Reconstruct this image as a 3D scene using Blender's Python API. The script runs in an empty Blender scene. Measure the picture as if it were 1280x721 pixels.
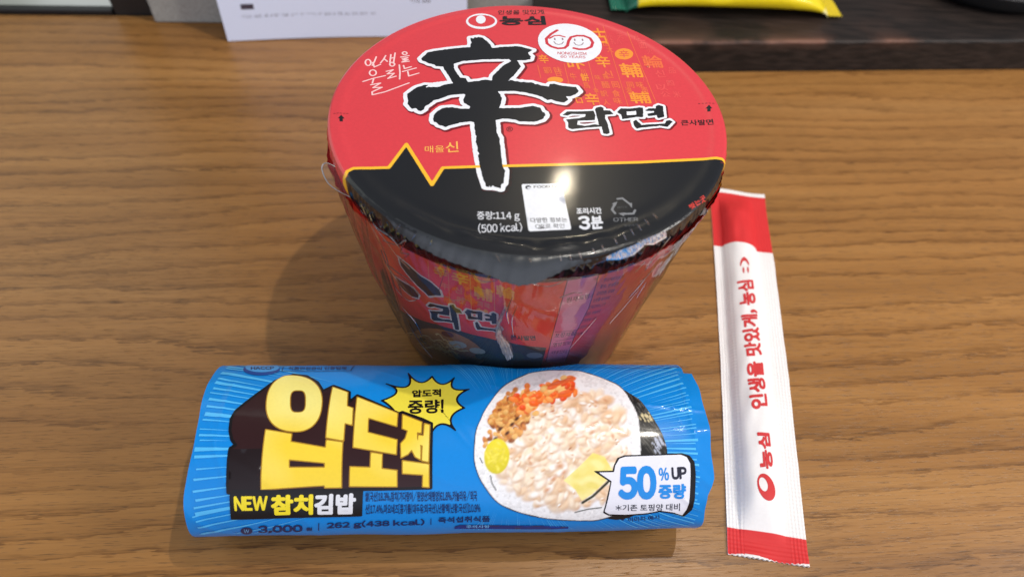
import bpy, bmesh, math, random
import numpy as np
from mathutils import Matrix, Vector
from mathutils.geometry import delaunay_2d_cdt

# ------------------------------------------------------------------ camera, world, lamps, exposure (lengths in millimetres, x MM)
MM = 0.001
R = math.radians
rng = np.random.default_rng(7)
random.seed(7)
scene = bpy.context.scene
COL = scene.collection

F_PX, PITCH, ROLL = 850.0, R(51.8563), R(4.1134)
LID_Z = 118.0
CAM = np.array([-1.4838, -207.8345, LID_Z + 157.0427])
_fw = np.array([0, math.cos(PITCH), -math.sin(PITCH)])
_r0 = np.array([1.0, 0, 0]); _u0 = np.array([0, math.sin(PITCH), math.cos(PITCH)])
_rt = math.cos(ROLL) * _r0 + math.sin(ROLL) * _u0
_up = -math.sin(ROLL) * _r0 + math.cos(ROLL) * _u0

cam_data = bpy.data.cameras.new('camera')
cam_data.sensor_width = 36.0
cam_data.lens = F_PX / 1280 * 36
cam_data.clip_start = 0.005
cam_data.clip_end = 50
cam_data.dof.use_dof = True
cam_data.dof.focus_distance = 0.262
cam_data.dof.aperture_fstop = 8.0
cam = bpy.data.objects.new('camera', cam_data)
COL.objects.link(cam)
m = Matrix.Identity(4)
for i in range(3):
    m[i][0] = _rt[i]; m[i][1] = _up[i]; m[i][2] = -_fw[i]; m[i][3] = CAM[i] * MM
cam.matrix_world = m
scene.camera = cam

world = bpy.data.worlds.new('World')
scene.world = world
world.use_nodes = True
wn, wl = world.node_tree.nodes, world.node_tree.links
bg = wn['Background']
bg.inputs['Strength'].default_value = 0.70
_tc = wn.new('ShaderNodeTexCoord'); _sep = wn.new('ShaderNodeSeparateXYZ'); _rmp = wn.new('ShaderNodeValToRGB')
wl.new(_tc.outputs['Generated'], _sep.inputs[0]); wl.new(_sep.outputs['Z'], _rmp.inputs[0])
# the shop behind the viewer is lighter than the wall ahead
_az = wn.new('ShaderNodeValToRGB'); _mr = wn.new('ShaderNodeMapRange'); _mx = wn.new('ShaderNodeMix'); _mx.data_type = 'RGBA'; _mx.blend_type = 'MULTIPLY'; _mx.inputs['Factor'].default_value = 1
_mr.inputs['From Min'].default_value = -1; wl.new(_sep.outputs['Y'], _mr.inputs['Value']); wl.new(_mr.outputs[0], _az.inputs[0])
_az.color_ramp.elements[0].color = (2.2, 2.26, 2.42, 1); _az.color_ramp.elements[1].color = (.26, .27, .29, 1); _am = _az.color_ramp.elements.new(.5); _am.color = (.62, .62, .64, 1)
wl.new(_rmp.outputs[0], _mx.inputs[6]); wl.new(_az.outputs[0], _mx.inputs[7]); wl.new(_mx.outputs[2], bg.inputs[0])
_e = _rmp.color_ramp.elements
_e[0].position = 0.0; _e[0].color = (0.34, 0.33, 0.33, 1)
_e[1].position = 1.0; _e[1].color = (0.62, 0.64, 0.70, 1)
_x = _e.new(0.35); _x.color = (0.80, 0.82, 0.90, 1)

def lamp(name, pos, target, size, watts, color, shape='DISK'):
    d = bpy.data.lights.new(name, 'AREA'); d.shape = shape; d.size = size * MM; d.energy = watts; d.color = color
    o = bpy.data.objects.new(name, d); COL.objects.link(o)
    o.location = Vector(pos) * MM
    o.rotation_euler = (Vector(target) - Vector(pos)).to_track_quat('-Z', 'Y').to_euler()
    return o
KEY = np.array([0.29, 0.045, 1.0])
lamp('ceiling_spot', tuple(KEY * 1000), (0, 0, 0), 20, 3.5, (1.0, 0.93, 0.82))
lamp('second_ceiling_spot', (300, 620 - 207, 2000), (0, -100, 0), 40, 1.0, (1.0, 0.92, 0.80))
lamp('added_side_light', (820, -120, 640), (200, 0, 0), 300, 5.4, (1.0, 0.96, 0.90), 'SQUARE')  # added soft light that brightens the right side of the table
lamp('far_ceiling_spot', (13 + .095 * 1500, -42 + 1.054 * 1500, 118 + 1500), (13, -42, 118), 40, 2.0, (1.0, 0.86, 0.62))

scene.view_settings.view_transform = 'Standard'
scene.view_settings.look = 'None'
scene.view_settings.exposure = 0.0
scene.view_settings.gamma = 1.0

# ------------------------------------------------------------------ helpers
def lin(r, g, b):
    f = lambda c: (c / 255) / 12.92 if c / 255 <= 0.04045 else ((c / 255 + 0.055) / 1.055) ** 2.4
    return np.array([f(r), f(g), f(b)])

def ray(x, y):
    return _fw + (x - 640) / F_PX * _rt + (360.5 - y) / F_PX * _up

def onz(x, y, z):
    d = ray(x, y); return CAM + d * ((z - CAM[2]) / d[2])

def project(P):
    q = np.asarray(P, float) - CAM; w = q @ _fw
    return np.stack([640 + F_PX * (q @ _rt) / w, 360.5 - F_PX * (q @ _up) / w], -1)

def T(ox, oy, sc, pts):
    return [(ox + x / sc, oy + y / sc) for x, y in pts]

class PB:
    """collects surfaces and prints of one part, then links them as ONE mesh with a colour attribute"""
    def __init__(s): s.v, s.f, s.c, s.mi, s.n = [], [], [], [], 0
    def add(s, v, f, c, mi=0):
        v = np.asarray(v, float)
        if len(v) == 0 or len(f) == 0: return
        c = np.asarray(c, float)
        if c.ndim == 1: c = np.repeat(c[None], len(v), 0)
        s.v.append(v); s.c.append(c)
        n = s.n
        s.f.extend([[i + n for i in q] for q in (f.tolist() if hasattr(f, 'tolist') else f)])
        s.mi.extend([mi] * len(f))
        s.n += len(v)
    def build(s, name, mats, parent=None, smooth=True):
        V = np.concatenate(s.v); Cc = np.concatenate(s.c)
        me = bpy.data.meshes.new(name)
        me.from_pydata((V * MM).tolist(), [], s.f)
        at = me.attributes.new('Col', 'FLOAT_COLOR', 'POINT')
        at.data.foreach_set('color', np.concatenate([Cc, np.ones((len(Cc), 1))], 1).astype(np.float32).ravel())
        for mm in (mats if isinstance(mats, (list, tuple)) else [mats]): me.materials.append(mm)
        me.polygons.foreach_set('material_index', np.array(s.mi, dtype=np.int32))
        if smooth: me.polygons.foreach_set('use_smooth', np.ones(len(me.polygons), dtype=bool))
        me.update()
        o = bpy.data.objects.new(name, me); COL.objects.link(o)
        if parent: o.parent = parent
        return o

def tag(o, label=None, cat=None, group=None, kind=None):
    if label: o['label'] = label
    if cat: o['category'] = cat
    if group: o['group'] = group
    if kind: o['kind'] = kind
    return o

def empty(name, label, cat, loc=(0, 0, 0)):
    o = bpy.data.objects.new(name, None); COL.objects.link(o)
    o.empty_display_size = 0.02
    return tag(o, label, cat)

def grid_faces(nu, nv, wrap=False):
    i, j = np.meshgrid(np.arange(nu - (0 if wrap else 1)), np.arange(nv - 1), indexing='ij')
    a = i * nv + j; b = ((i + 1) % nu) * nv + j
    return np.stack([a, b, b + 1, a + 1], -1).reshape(-1, 4)

def vnoise(seed):
    r = np.random.default_rng(seed)
    k = r.normal(size=(10, 2)); k /= np.linalg.norm(k, axis=1)[:, None]
    w = 2 ** r.uniform(-1, 1.3, 10); ph = r.uniform(0, 6.28, 10)
    def fn(u, v, sc=1.0):
        u = np.asarray(u, float) / sc; v = np.asarray(v, float) / sc
        o = 0
        for i in range(10): o = o + np.sin((k[i, 0] * u + k[i, 1] * v) * w[i] + ph[i] + 1.3 * np.sin(k[i, 1] * u * .7 - k[i, 0] * v * .7 + ph[-i]))
        return o / 4.5
    return fn

def seg_dist(P, A, B):
    d = B - A; L = max(1e-12, float(d @ d))
    t = np.clip(((P - A) @ d) / L, 0, 1)
    return np.hypot(*(P - (A + t[:, None] * d)).T)

def sdf_poly(P, polys):
    """signed distance (inside negative, even-odd)"""
    dist = np.full(len(P), 1e9); ins = np.zeros(len(P), bool)
    for pl in polys:
        pl = np.asarray(pl, float)
        for A, B in zip(pl, np.roll(pl, -1, 0)):
            dist = np.minimum(dist, seg_dist(P, A, B))
            c = (A[1] > P[:, 1]) != (B[1] > P[:, 1])
            if abs(B[1] - A[1]) > 1e-12:
                xi = A[0] + (P[:, 1] - A[1]) * (B[0] - A[0]) / (B[1] - A[1])
                ins ^= c & (P[:, 0] < xi)
    return np.where(ins, -dist, dist)

def sdf_line(P, pts):
    pts = np.asarray(pts, float); d = np.full(len(P), 1e9)
    for A, B in zip(pts[:-1], pts[1:]): d = np.minimum(d, seg_dist(P, A, B))
    return d

def iso_mesh(fn, bounds, step):
    """triangles of the region fn<0 on a grid, clipped along its border"""
    x0, y0, x1, y1 = bounds
    nx = max(2, int((x1 - x0) / step) + 2); ny = max(2, int((y1 - y0) / step) + 2)
    X, Y = np.meshgrid(np.linspace(x0, x1, nx), np.linspace(y0, y1, ny), indexing='ij')
    P = np.stack([X.ravel(), Y.ravel()], 1); val = fn(P)
    q = grid_faces(nx, ny); ins = val < 0
    cnt = ins[q].sum(1)
    V = list(map(tuple, P)); Fc = q[cnt == 4].tolist()
    cache = {}
    def cut(a, b):
        k = (a, b) if a < b else (b, a)
        if k not in cache:
            t = val[a] / (val[a] - val[b]); p = P[a] + t * (P[b] - P[a])
            cache[k] = len(V); V.append((p[0], p[1]))
        return cache[k]
    for c in q[(cnt > 0) & (cnt < 4)]:
        for tri in ((c[0], c[1], c[2]), (c[0], c[2], c[3])):
            out = []
            for a, b in zip(tri, (tri[1], tri[2], tri[0])):
                if ins[a]: out.append(int(a))
                if ins[a] != ins[b]: out.append(cut(int(a), int(b)))
            if len(out) >= 3: Fc.append(out)
    V = np.array(V)
    used = np.unique(np.concatenate([np.asarray(f) for f in Fc])) if Fc else np.array([], int)
    mp = np.full(len(V), -1); mp[used] = np.arange(len(used))
    return V[used], [[int(mp[i]) for i in f] for f in Fc]

def poly_mesh(polys, step=None):
    """even-odd fill of closed outlines, with inner points every `step`"""
    vs, ed = [], []
    for pl in polys:
        pl = [tuple(p) for p in pl]; pts = []
        for a, b in zip(pl, pl[1:] + pl[:1]):
            L = math.hypot(b[0] - a[0], b[1] - a[1]); k = max(1, int(L / step)) if step else 1
            pts += [(a[0] + (b[0] - a[0]) * i / k, a[1] + (b[1] - a[1]) * i / k) for i in range(k)]
        n = len(vs); vs += pts; ed += [(n + i, n + (i + 1) % len(pts)) for i in range(len(pts))]
    if step:
        A = np.array(vs); lo, hi = A.min(0), A.max(0)
        X, Y = np.meshgrid(np.arange(lo[0] + step / 2, hi[0], step), np.arange(lo[1] + step / 2, hi[1], step))
        g = np.stack([X.ravel(), Y.ravel()], 1)
        if len(g):
            g = g[sdf_poly(g, polys) < -step * .3]; vs += [tuple(p) for p in g]
    r = delaunay_2d_cdt([Vector(p) for p in vs], ed, [], 0, 1e-6)
    V = np.array([tuple(p) for p in r[0]]); Fc = np.array(r[2])
    ctr = V[Fc].mean(1)
    return V, Fc[sdf_poly(ctr, polys) < 0]

_tx = {}
def glyph_raw(ch, bold):
    key = ('raw', ch, bold)
    if key in _tx: return _tx[key]
    c = bpy.data.curves.new('lettering', 'FONT'); c.body = ch; c.offset = bold; c.resolution_u = 4
    o = bpy.data.objects.new('lettering', c); COL.objects.link(o)
    dg = bpy.context.evaluated_depsgraph_get(); ev = o.evaluated_get(dg); me = ev.to_mesh()
    V = np.array([(v.co.x, v.co.y) for v in me.vertices]); Fc = [list(p.vertices) for p in me.polygons]
    ev.to_mesh_clear(); bpy.data.objects.remove(o); bpy.data.curves.remove(c)
    tri = np.array([(f[0], f[k], f[k + 1]) for f in Fc for k in range(1, len(f) - 1)])
    _tx[key] = (V, tri); return _tx[key]

def glyphs(s):
    """2D triangles of a line of text from Blender's built-in fonts, scaled to the unit square; ASCII uses
    the full-width forms of the sans face, packed by ink width"""
    key = (s, 'line')
    if key in _tx: return _tx[key]
    x = 0.0; Vs, Ts, n = [], [], 0
    for ch in s:
        if ch == ' ': x += .26; continue
        asc = 33 <= ord(ch) < 127
        V, tri = glyph_raw(chr(ord(ch) + 0xFEE0) if asc else ch, 0.0)
        lo, hi = V[:, 0].min(), V[:, 0].max()
        if asc: V = V + np.array([x - lo, 0]); x += hi - lo + .085
        else: V = V + np.array([x - .02, 0]); x += .93
        Vs.append(V); Ts.append(tri + n); n += len(V)
    V, tri = np.concatenate(Vs), np.concatenate(Ts)
    lo, hi = V.min(0), V.max(0); em = np.maximum(hi - lo, 1e-6); V = (V - lo) / em
    _tx[key] = (V, tri, em)
    return _tx[key]

def subdiv(V, tri, L):
    for _ in range(6):
        e = np.stack([np.linalg.norm(V[tri[:, i]] - V[tri[:, (i + 1) % 3]], axis=1) for i in range(3)], 1)
        big = e.max(1) > L
        if not big.any(): break
        t = tri[big]; n = len(V)
        m = [(V[t[:, i]] + V[t[:, (i + 1) % 3]]) / 2 for i in range(3)]; k = len(t)
        V = np.concatenate([V] + m)
        a, b, c = n + np.arange(k), n + k + np.arange(k), n + 2 * k + np.arange(k)
        tri = np.concatenate([tri[~big], np.stack([t[:, 0], a, c], 1), np.stack([a, t[:, 1], b], 1), np.stack([c, b, t[:, 2]], 1), np.stack([a, b, c], 1)])
    return V, tri

def orient(V, F_):
    out = []
    for f in F_:
        a, b, c = V[f[0]], V[f[1]], V[f[2]]
        s = (b[0] - a[0]) * (c[1] - a[1]) - (b[1] - a[1]) * (c[0] - a[0])
        out.append(list(f) if s >= 0 else list(f)[::-1])
    return out

class Surface:
    """a printed surface: uv in mm on it; xyz(u,v,off); uv(px,py) of a photo pixel"""
    maxedge = 3.0; step = 2.5
    def __init__(s, pb): s.pb = pb
    def U(s, pts): return [s.uv(*p) for p in pts]
    def put(s, V, F_, col, off):
        c = col(V[:, 0], V[:, 1]) if callable(col) else col
        s.pb.add(s.xyz(V[:, 0], V[:, 1], off), orient(V, F_), c)
    def poly(s, pts, col, off, px=True):
        polys = pts if isinstance(pts[0][0], (list, tuple)) else [pts]
        polys = [s.U(p) if px else p for p in polys]
        V, F_ = poly_mesh(polys, s.step); s.put(V, F_, col, off)
    def outline(s, pts, grow, col, off, step=.35, px=True, rough=0.0, seed=1, shift=(0, 0)):
        polys = pts if isinstance(pts[0][0], (list, tuple)) else [pts]
        polys = [np.array(s.U(p) if px else p) + np.array(shift) for p in polys]
        A = np.concatenate(polys); lo, hi = A.min(0) - grow - 1, A.max(0) + grow + 1
        nz = vnoise(seed)
        fn = lambda P: sdf_poly(P, polys) - grow + (rough * nz(P[:, 0], P[:, 1], .55) if rough else 0)
        V, F_ = iso_mesh(fn, (*lo, *hi), step)
        if len(V): s.put(V, F_, col, off)
    def line(s, pts, w, col, off, px=True, step=None):
        pl = np.array(s.U(pts) if px else pts); lo, hi = pl.min(0) - w, pl.max(0) + w
        V, F_ = iso_mesh(lambda P: sdf_line(P, pl) - w / 2, (*lo, *hi), step or max(.12, w / 3))
        if len(V): s.put(V, F_, col, off)
    def text(s, txt, quad, col, off, bold=0.0, px=True):
        q = np.array(s.U(quad) if px else quad)       # bl, br, tr, tl
        V, tri, em = glyphs(txt)
        dirs = [(0, 0)]
        if bold > .008:
            nd = 6 if bold < .03 else 10
            dirs += [(bold * math.cos(t) * g, bold * math.sin(t) * g) for g in ((1,) if bold < .045 else (.55, 1)) for t in np.arange(nd) * 2 * math.pi / nd]
        g_ = bold if bold > .008 else 0
        for k, (dx, dy) in enumerate(dirs):
            x = (V[:, :1] + dx / em[0] + g_ / em[0]) / (1 + 2 * g_ / em[0]); y = (V[:, 1:] + dy / em[1] + g_ / em[1]) / (1 + 2 * g_ / em[1])
            W = q[0] * (1 - x) * (1 - y) + q[1] * x * (1 - y) + q[2] * x * y + q[3] * (1 - x) * y
            W, t2 = subdiv(W, tri, s.maxedge); s.put(W, t2, col, off + k * .0022)

def box_quad(x0, y0, x1, y1, slant=0, dy=0):
    """photo-pixel rectangle as bl, br, tr, tl; dy raises the right end"""
    return [(x0, y1), (x1, y1 + dy), (x1 + slant, y0 + dy), (x0 + slant, y0)]

# ------------------------------------------------------------------ materials
def mat(name):
    m = bpy.data.materials.new(name); m.use_nodes = True
    return m, m.node_tree.nodes, m.node_tree.links, m.node_tree.nodes['Principled BSDF']

def add_bump(N, L, P, scale, dist, strength=1.0, detail=3, stretch=None, height=None):
    b = N.new('ShaderNodeBump'); b.inputs['Strength'].default_value = strength; b.inputs['Distance'].default_value = dist
    if height is None:
        tc = N.new('ShaderNodeTexCoord'); nz = N.new('ShaderNodeTexNoise')
        nz.inputs['Scale'].default_value = scale; nz.inputs['Detail'].default_value = detail
        if stretch:
            mp = N.new('ShaderNodeMapping'); mp.inputs['Scale'].default_value = stretch
            L.new(tc.outputs['Object'], mp.inputs[0]); L.new(mp.outputs[0], nz.inputs['Vector'])
        else: L.new(tc.outputs['Object'], nz.inputs['Vector'])
        height = nz.outputs['Fac']
    L.new(height, b.inputs['Height'])
    prev = P.inputs['Normal'].links
    if prev: L.new(prev[0].from_socket, b.inputs['Normal'])
    L.new(b.outputs[0], P.inputs['Normal'])
    if 'Coat Normal' in P.inputs: L.new(b.outputs[0], P.inputs['Coat Normal'])

def printed(name, rough, spec=.5, coat=0.0, coat_rough=.1, bumps=(), mottling=.06):
    m, N, L, P = mat(name)
    a = N.new('ShaderNodeAttribute'); a.attribute_name = 'Col'
    tc = N.new('ShaderNodeTexCoord'); nz = N.new('ShaderNodeTexNoise'); nz.inputs['Scale'].default_value = 900; nz.inputs['Detail'].default_value = 4
    L.new(tc.outputs['Object'], nz.inputs['Vector'])
    mr = N.new('ShaderNodeMapRange'); mr.inputs['To Min'].default_value = 1 - mottling; mr.inputs['To Max'].default_value = 1 + mottling
    L.new(nz.outputs['Fac'], mr.inputs['Value'])
    mx = N.new('ShaderNodeVectorMath'); mx.operation = 'SCALE'
    L.new(a.outputs['Color'], mx.inputs[0]); L.new(mr.outputs[0], mx.inputs['Scale'])
    L.new(mx.outputs[0], P.inputs['Base Color'])
    P.inputs['Roughness'].default_value = rough; P.inputs['Specular IOR Level'].default_value = spec
    P.inputs['Coat Weight'].default_value = coat; P.inputs['Coat Roughness'].default_value = coat_rough
    for b in bumps: add_bump(N, L, P, *b)
    return m

def plain(name, col, rough, spec=.5, bumps=(), vary=.12, vscale=60, coat=0):
    m, N, L, P = mat(name)
    tc = N.new('ShaderNodeTexCoord'); nz = N.new('ShaderNodeTexNoise'); nz.inputs['Scale'].default_value = vscale; nz.inputs['Detail'].default_value = 6
    L.new(tc.outputs['Object'], nz.inputs['Vector'])
    rp = N.new('ShaderNodeValToRGB'); c = np.asarray(col)
    rp.color_ramp.elements[0].position = .3; rp.color_ramp.elements[0].color = (*(c * (1 - vary)), 1)
    rp.color_ramp.elements[1].position = .7; rp.color_ramp.elements[1].color = (*(c * (1 + vary)), 1)
    L.new(nz.outputs['Fac'], rp.inputs[0]); L.new(rp.outputs[0], P.inputs['Base Color'])
    P.inputs['Roughness'].default_value = rough; P.inputs['Specular IOR Level'].default_value = spec; P.inputs['Coat Weight'].default_value = coat
    for b in bumps: add_bump(N, L, P, *b)
    return m

def wood_table():
    m, N, L, P = mat('oak_laminate')
    tc = N.new('ShaderNodeTexCoord')
    rot = N.new('ShaderNodeMapping'); rot.inputs['Rotation'].default_value = (0, 0, R(-6.4)); L.new(tc.outputs['Object'], rot.inputs[0])
    def noise(sx, sy, scale, detail=5, dist=0.0, rough=.6, src=None):
        mp = N.new('ShaderNodeMapping'); mp.inputs['Scale'].default_value = (sx, sy, 1)
        L.new(src or rot.outputs[0], mp.inputs[0])
        n = N.new('ShaderNodeTexNoise'); n.inputs['Scale'].default_value = scale; n.inputs['Detail'].default_value = detail
        n.inputs['Distortion'].default_value = dist; n.inputs['Roughness'].default_value = rough
        L.new(mp.outputs[0], n.inputs['Vector']); return n.outputs['Fac']
    def ramp(src, stops):
        r = N.new('ShaderNodeValToRGB'); els = r.color_ramp.elements
        while len(els) < len(stops): els.new(.5)
        for e_, (p, c) in zip(els, stops): e_.position = p; e_.color = (c[0], c[1], c[2], 1) if hasattr(c, '__len__') else (c, c, c, 1)
        L.new(src, r.inputs[0]); return r.outputs[0]
    def mul(a, b, fac=1.0):
        x = N.new('ShaderNodeMix'); x.data_type = 'RGBA'; x.blend_type = 'MULTIPLY'; x.inputs['Factor'].default_value = fac
        L.new(a, x.inputs[6]); L.new(b, x.inputs[7]); return x.outputs[2]
    # warp the grain a little so bands wander
    wn_ = N.new('ShaderNodeTexNoise'); wn_.inputs['Scale'].default_value = 4.0; wn_.inputs['Detail'].default_value = 2
    L.new(rot.outputs[0], wn_.inputs['Vector'])
    sub = N.new('ShaderNodeVectorMath'); sub.operation = 'SUBTRACT'; sub.inputs[1].default_value = (.5, .5, .5); L.new(wn_.outputs['Color'], sub.inputs[0])
    scl = N.new('ShaderNodeVectorMath'); scl.operation = 'MULTIPLY'; scl.inputs[1].default_value = (.0, .020, 0); L.new(sub.outputs[0], scl.inputs[0])
    add = N.new('ShaderNodeVectorMath'); L.new(rot.outputs[0], add.inputs[0]); L.new(scl.outputs[0], add.inputs[1])
    W = add.outputs[0]
    base = ramp(noise(.9, 12, 3.0, 4, src=W), [(.25, lin(142, 97, 49)), (.5, lin(158, 111, 58)), (.75, lin(172, 125, 70))])
    def math_(op, x, y):
        q = N.new('ShaderNodeMath'); q.operation = op; L.new(x, q.inputs[0])
        if hasattr(y, 'default_value') or hasattr(y, 'links'): L.new(y, q.inputs[1])
        else: q.inputs[1].default_value = y
        return q.outputs[0]
    # growth rings: nearly straight lines along the board that wander, bunch up and part into pointed arches
    ys = N.new('ShaderNodeSeparateXYZ'); L.new(rot.outputs[0], ys.inputs[0])
    t = math_('MULTIPLY', ys.outputs['Y'], 88.0)
    t = math_('ADD', t, math_('MULTIPLY', noise(1.7, 7.0, 1.0, 2, .0, .5), 7.5))
    t = math_('ADD', t, math_('MULTIPLY', noise(9, 60, 1.0, 3, .0, .6), 1.5))
    t = math_('ADD', t, math_('MULTIPLY', noise(90, 700, 1.0, 2, .0, .6), .55))
    ring = math_('FRACT', t, 1.0)
    dark = ramp(ring, [(0.0, .15), (.03, 1.0), (.12, .70), (.30, .22), (.60, .05), (1.0, .0)])
    t2 = math_('MULTIPLY', t, 3.7); ring2 = math_('FRACT', t2, 1.0)
    dark2 = math_('MULTIPLY', ramp(ring2, [(0.0, .2), (.08, .6), (.35, .12), (1.0, .0)]), ramp(noise(3.5, 18, 1.0, 2), [(.42, .0), (.60, .9)]))
    dark = math_('MAXIMUM', dark, dark2)
    strength = ramp(noise(2.5, 26, 1.0, 3), [(.32, .30), (.62, 1.0)])
    dashes = ramp(noise(70, 1300, 1.0, 3), [(.40, 1.0), (.50, .28), (.60, .05)])
    dsh = math_('MULTIPLY', math_('MULTIPLY', dark, strength), math_('ADD', math_('MULTIPLY', dashes, .95), .36))
    lines = ramp(dsh, [(0.0, (1.03, 1.03, 1.03)), (.35, (.70, .66, .60)), (1.0, (.34, .29, .24))])
    bands = ramp(noise(1.6, 34, 1.0, 4, .2), [(.30, .80), (.50, .98), (.7, 1.06)])
    fine = ramp(noise(14, 900, 1.0, 3), [(.34, .86), (.5, .99), (.7, 1.05)])
    pores = ramp(noise(95, 1900, 1.0, 2), [(.35, .50), (.41, 1.0), (1, 1.0)])
    c = mul(mul(mul(mul(base, lines, .92), bands, .8), fine, .9), pores, .8)
    L.new(c, P.inputs['Base Color'])
    P.inputs['Specular IOR Level'].default_value = .42
    rr = ramp(noise(5, 260, 6.0, 3, src=W), [(.3, .40), (.7, .30)])
    L.new(rr, P.inputs['Roughness'])
    bp = N.new('ShaderNodeBump'); bp.inputs['Strength'].default_value = .6; bp.inputs['Distance'].default_value = .00012
    L.new(fine, bp.inputs['Height']); b2 = N.new('ShaderNodeBump'); b2.inputs['Strength'].default_value = .5; b2.inputs['Distance'].default_value = .00015
    L.new(pores, b2.inputs['Height']); L.new(bp.outputs[0], b2.inputs['Normal'])
    L.new(b2.outputs[0], P.inputs['Normal'])
    add_bump(N, L, P, 2600, .000035, .6, 2)
    return m

def film_mat(name, ior=1.5, rough=.06, haze=.02, bumps=()):
    m, N, L, P = mat(name)
    N.remove(P); out = N['Material Output']
    tr = N.new('ShaderNodeBsdfTransparent'); tr.inputs[0].default_value = (.96, .96, .97, 1)
    gl = N.new('ShaderNodeBsdfGlossy'); gl.inputs['Roughness'].default_value = rough
    df = N.new('ShaderNodeBsdfDiffuse'); df.inputs[0].default_value = (.8, .8, .82, 1)
    fr = N.new('ShaderNodeFresnel'); fr.inputs['IOR'].default_value = ior
    m1 = N.new('ShaderNodeMixShader'); m1.inputs[0].default_value = haze
    L.new(tr.outputs[0], m1.inputs[1]); L.new(df.outputs[0], m1.inputs[2])
    m2 = N.new('ShaderNodeMixShader'); L.new(fr.outputs[0], m2.inputs[0]); L.new(m1.outputs[0], m2.inputs[1]); L.new(gl.outputs[0], m2.inputs[2])
    L.new(m2.outputs[0], out.inputs[0])
    class Fake: pass
    b = N.new('ShaderNodeBump'); b.inputs['Strength'].default_value = .5; b.inputs['Distance'].default_value = .0004
    tc = N.new('ShaderNodeTexCoord'); mp = N.new('ShaderNodeMapping'); mp.inputs['Rotation'].default_value = (0, R(25), 0); mp.inputs['Scale'].default_value = (1, 1, .25)
    nz = N.new('ShaderNodeTexNoise'); nz.inputs['Scale'].default_value = 220; nz.inputs['Detail'].default_value = 3
    L.new(tc.outputs['Object'], mp.inputs[0]); L.new(mp.outputs[0], nz.inputs['Vector']); L.new(nz.outputs['Fac'], b.inputs['Height'])
    L.new(b.outputs[0], gl.inputs['Normal']); L.new(b.outputs[0], fr.inputs['Normal'])
    return m

M_table = wood_table()
M_lid = printed('lid_foil_paper', .30, .35, .30, .07, bumps=((2600, .000012, .5, 2), (48, .0004, .10, 2)), mottling=.08)
M_body = printed('printed_paper_cup', .38, .5, mottling=.1)
M_roll = printed('printed_roll_film', .38, .22, .28, .10, bumps=((70, .0009, .16, 2), (1800, .000012, .4, 2)), mottling=.05)
M_sachet = printed('sachet_paper', .62, .35, bumps=((900, .00006, .5, 4),), mottling=.05)
M_film = film_mat('shrink_film', haze=.028)
M_crumple_glint = film_mat('crumpled_film_and_glints', 1.9, .10, .42)  # white haze for crumpled film and for highlights built as tubes and strips

# ------------------------------------------------------------------ the setting: table top and what stands along its back edge
A_T = R(6.4)
_e = np.array([math.cos(A_T), math.sin(A_T), 0]); _n = np.array([-math.sin(A_T), math.cos(A_T), 0])
def B(s, t, z=0.0): return s * _e + t * _n + np.array([0, 0, z])

def slab(pb, s0, s1, t0, t1, z0, z1, col=(1, 1, 1), rot=0.0, bev=0.0, mi=0):
    """box in the table's own axes, edges bevelled"""
    bm = bmesh.new(); bmesh.ops.create_cube(bm, size=1)
    for v in bm.verts: v.co = Vector(((v.co.x + .5) * (s1 - s0), (v.co.y + .5) * (t1 - t0), z0 + (v.co.z + .5) * (z1 - z0)))
    if bev: bmesh.ops.bevel(bm, geom=bm.edges[:], offset=bev, segments=3, affect='EDGES', profile=.5)
    c, s = math.cos(rot), math.sin(rot)
    bm.verts.index_update()
    V = np.array([B(s0 + v.co.x * c - v.co.y * s, t0 + v.co.x * s + v.co.y * c, v.co.z) for v in bm.verts])
    pb.add(V, [[v.index for v in f.verts] for f in bm.faces], col, mi); bm.free()

pb = PB(); slab(pb, -900, 1100, -560, 262, -28, 0, bev=1.2)
tag(pb.build('table', M_table, smooth=False), 'oak coloured wooden table top with fine horizontal grain', 'table', kind='structure')
pb = PB(); slab(pb, -6000, 6000, -4000, 9000, -760, -740)
tag(pb.build('floor', plain('floor_stone', lin(120, 118, 114), .5, vary=.1, vscale=4), smooth=False), kind='structure')

# grey felt panel behind the paper notice
M_felt = plain('grey_felt', lin(158, 157, 150), .9, .2, bumps=((1400, .0004, .8, 3),), vary=.2, vscale=900)
pb = PB(); slab(pb, -241, 29, 252, 258.5, .3, 190, bev=1.5)
tag(pb.build('partition', M_felt, smooth=False), 'grey felt partition panel standing behind the white notice', 'partition')
# dark post at the left of it
pb = PB(); slab(pb, -272, -245, 262.5, 300, -740, 420, bev=2)
tag(pb.build('post', plain('black_post_paint', lin(28, 27, 27), .4, vary=.1), smooth=False), 'black upright post at the table\'s back edge beside the grey panel', 'post')
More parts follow.
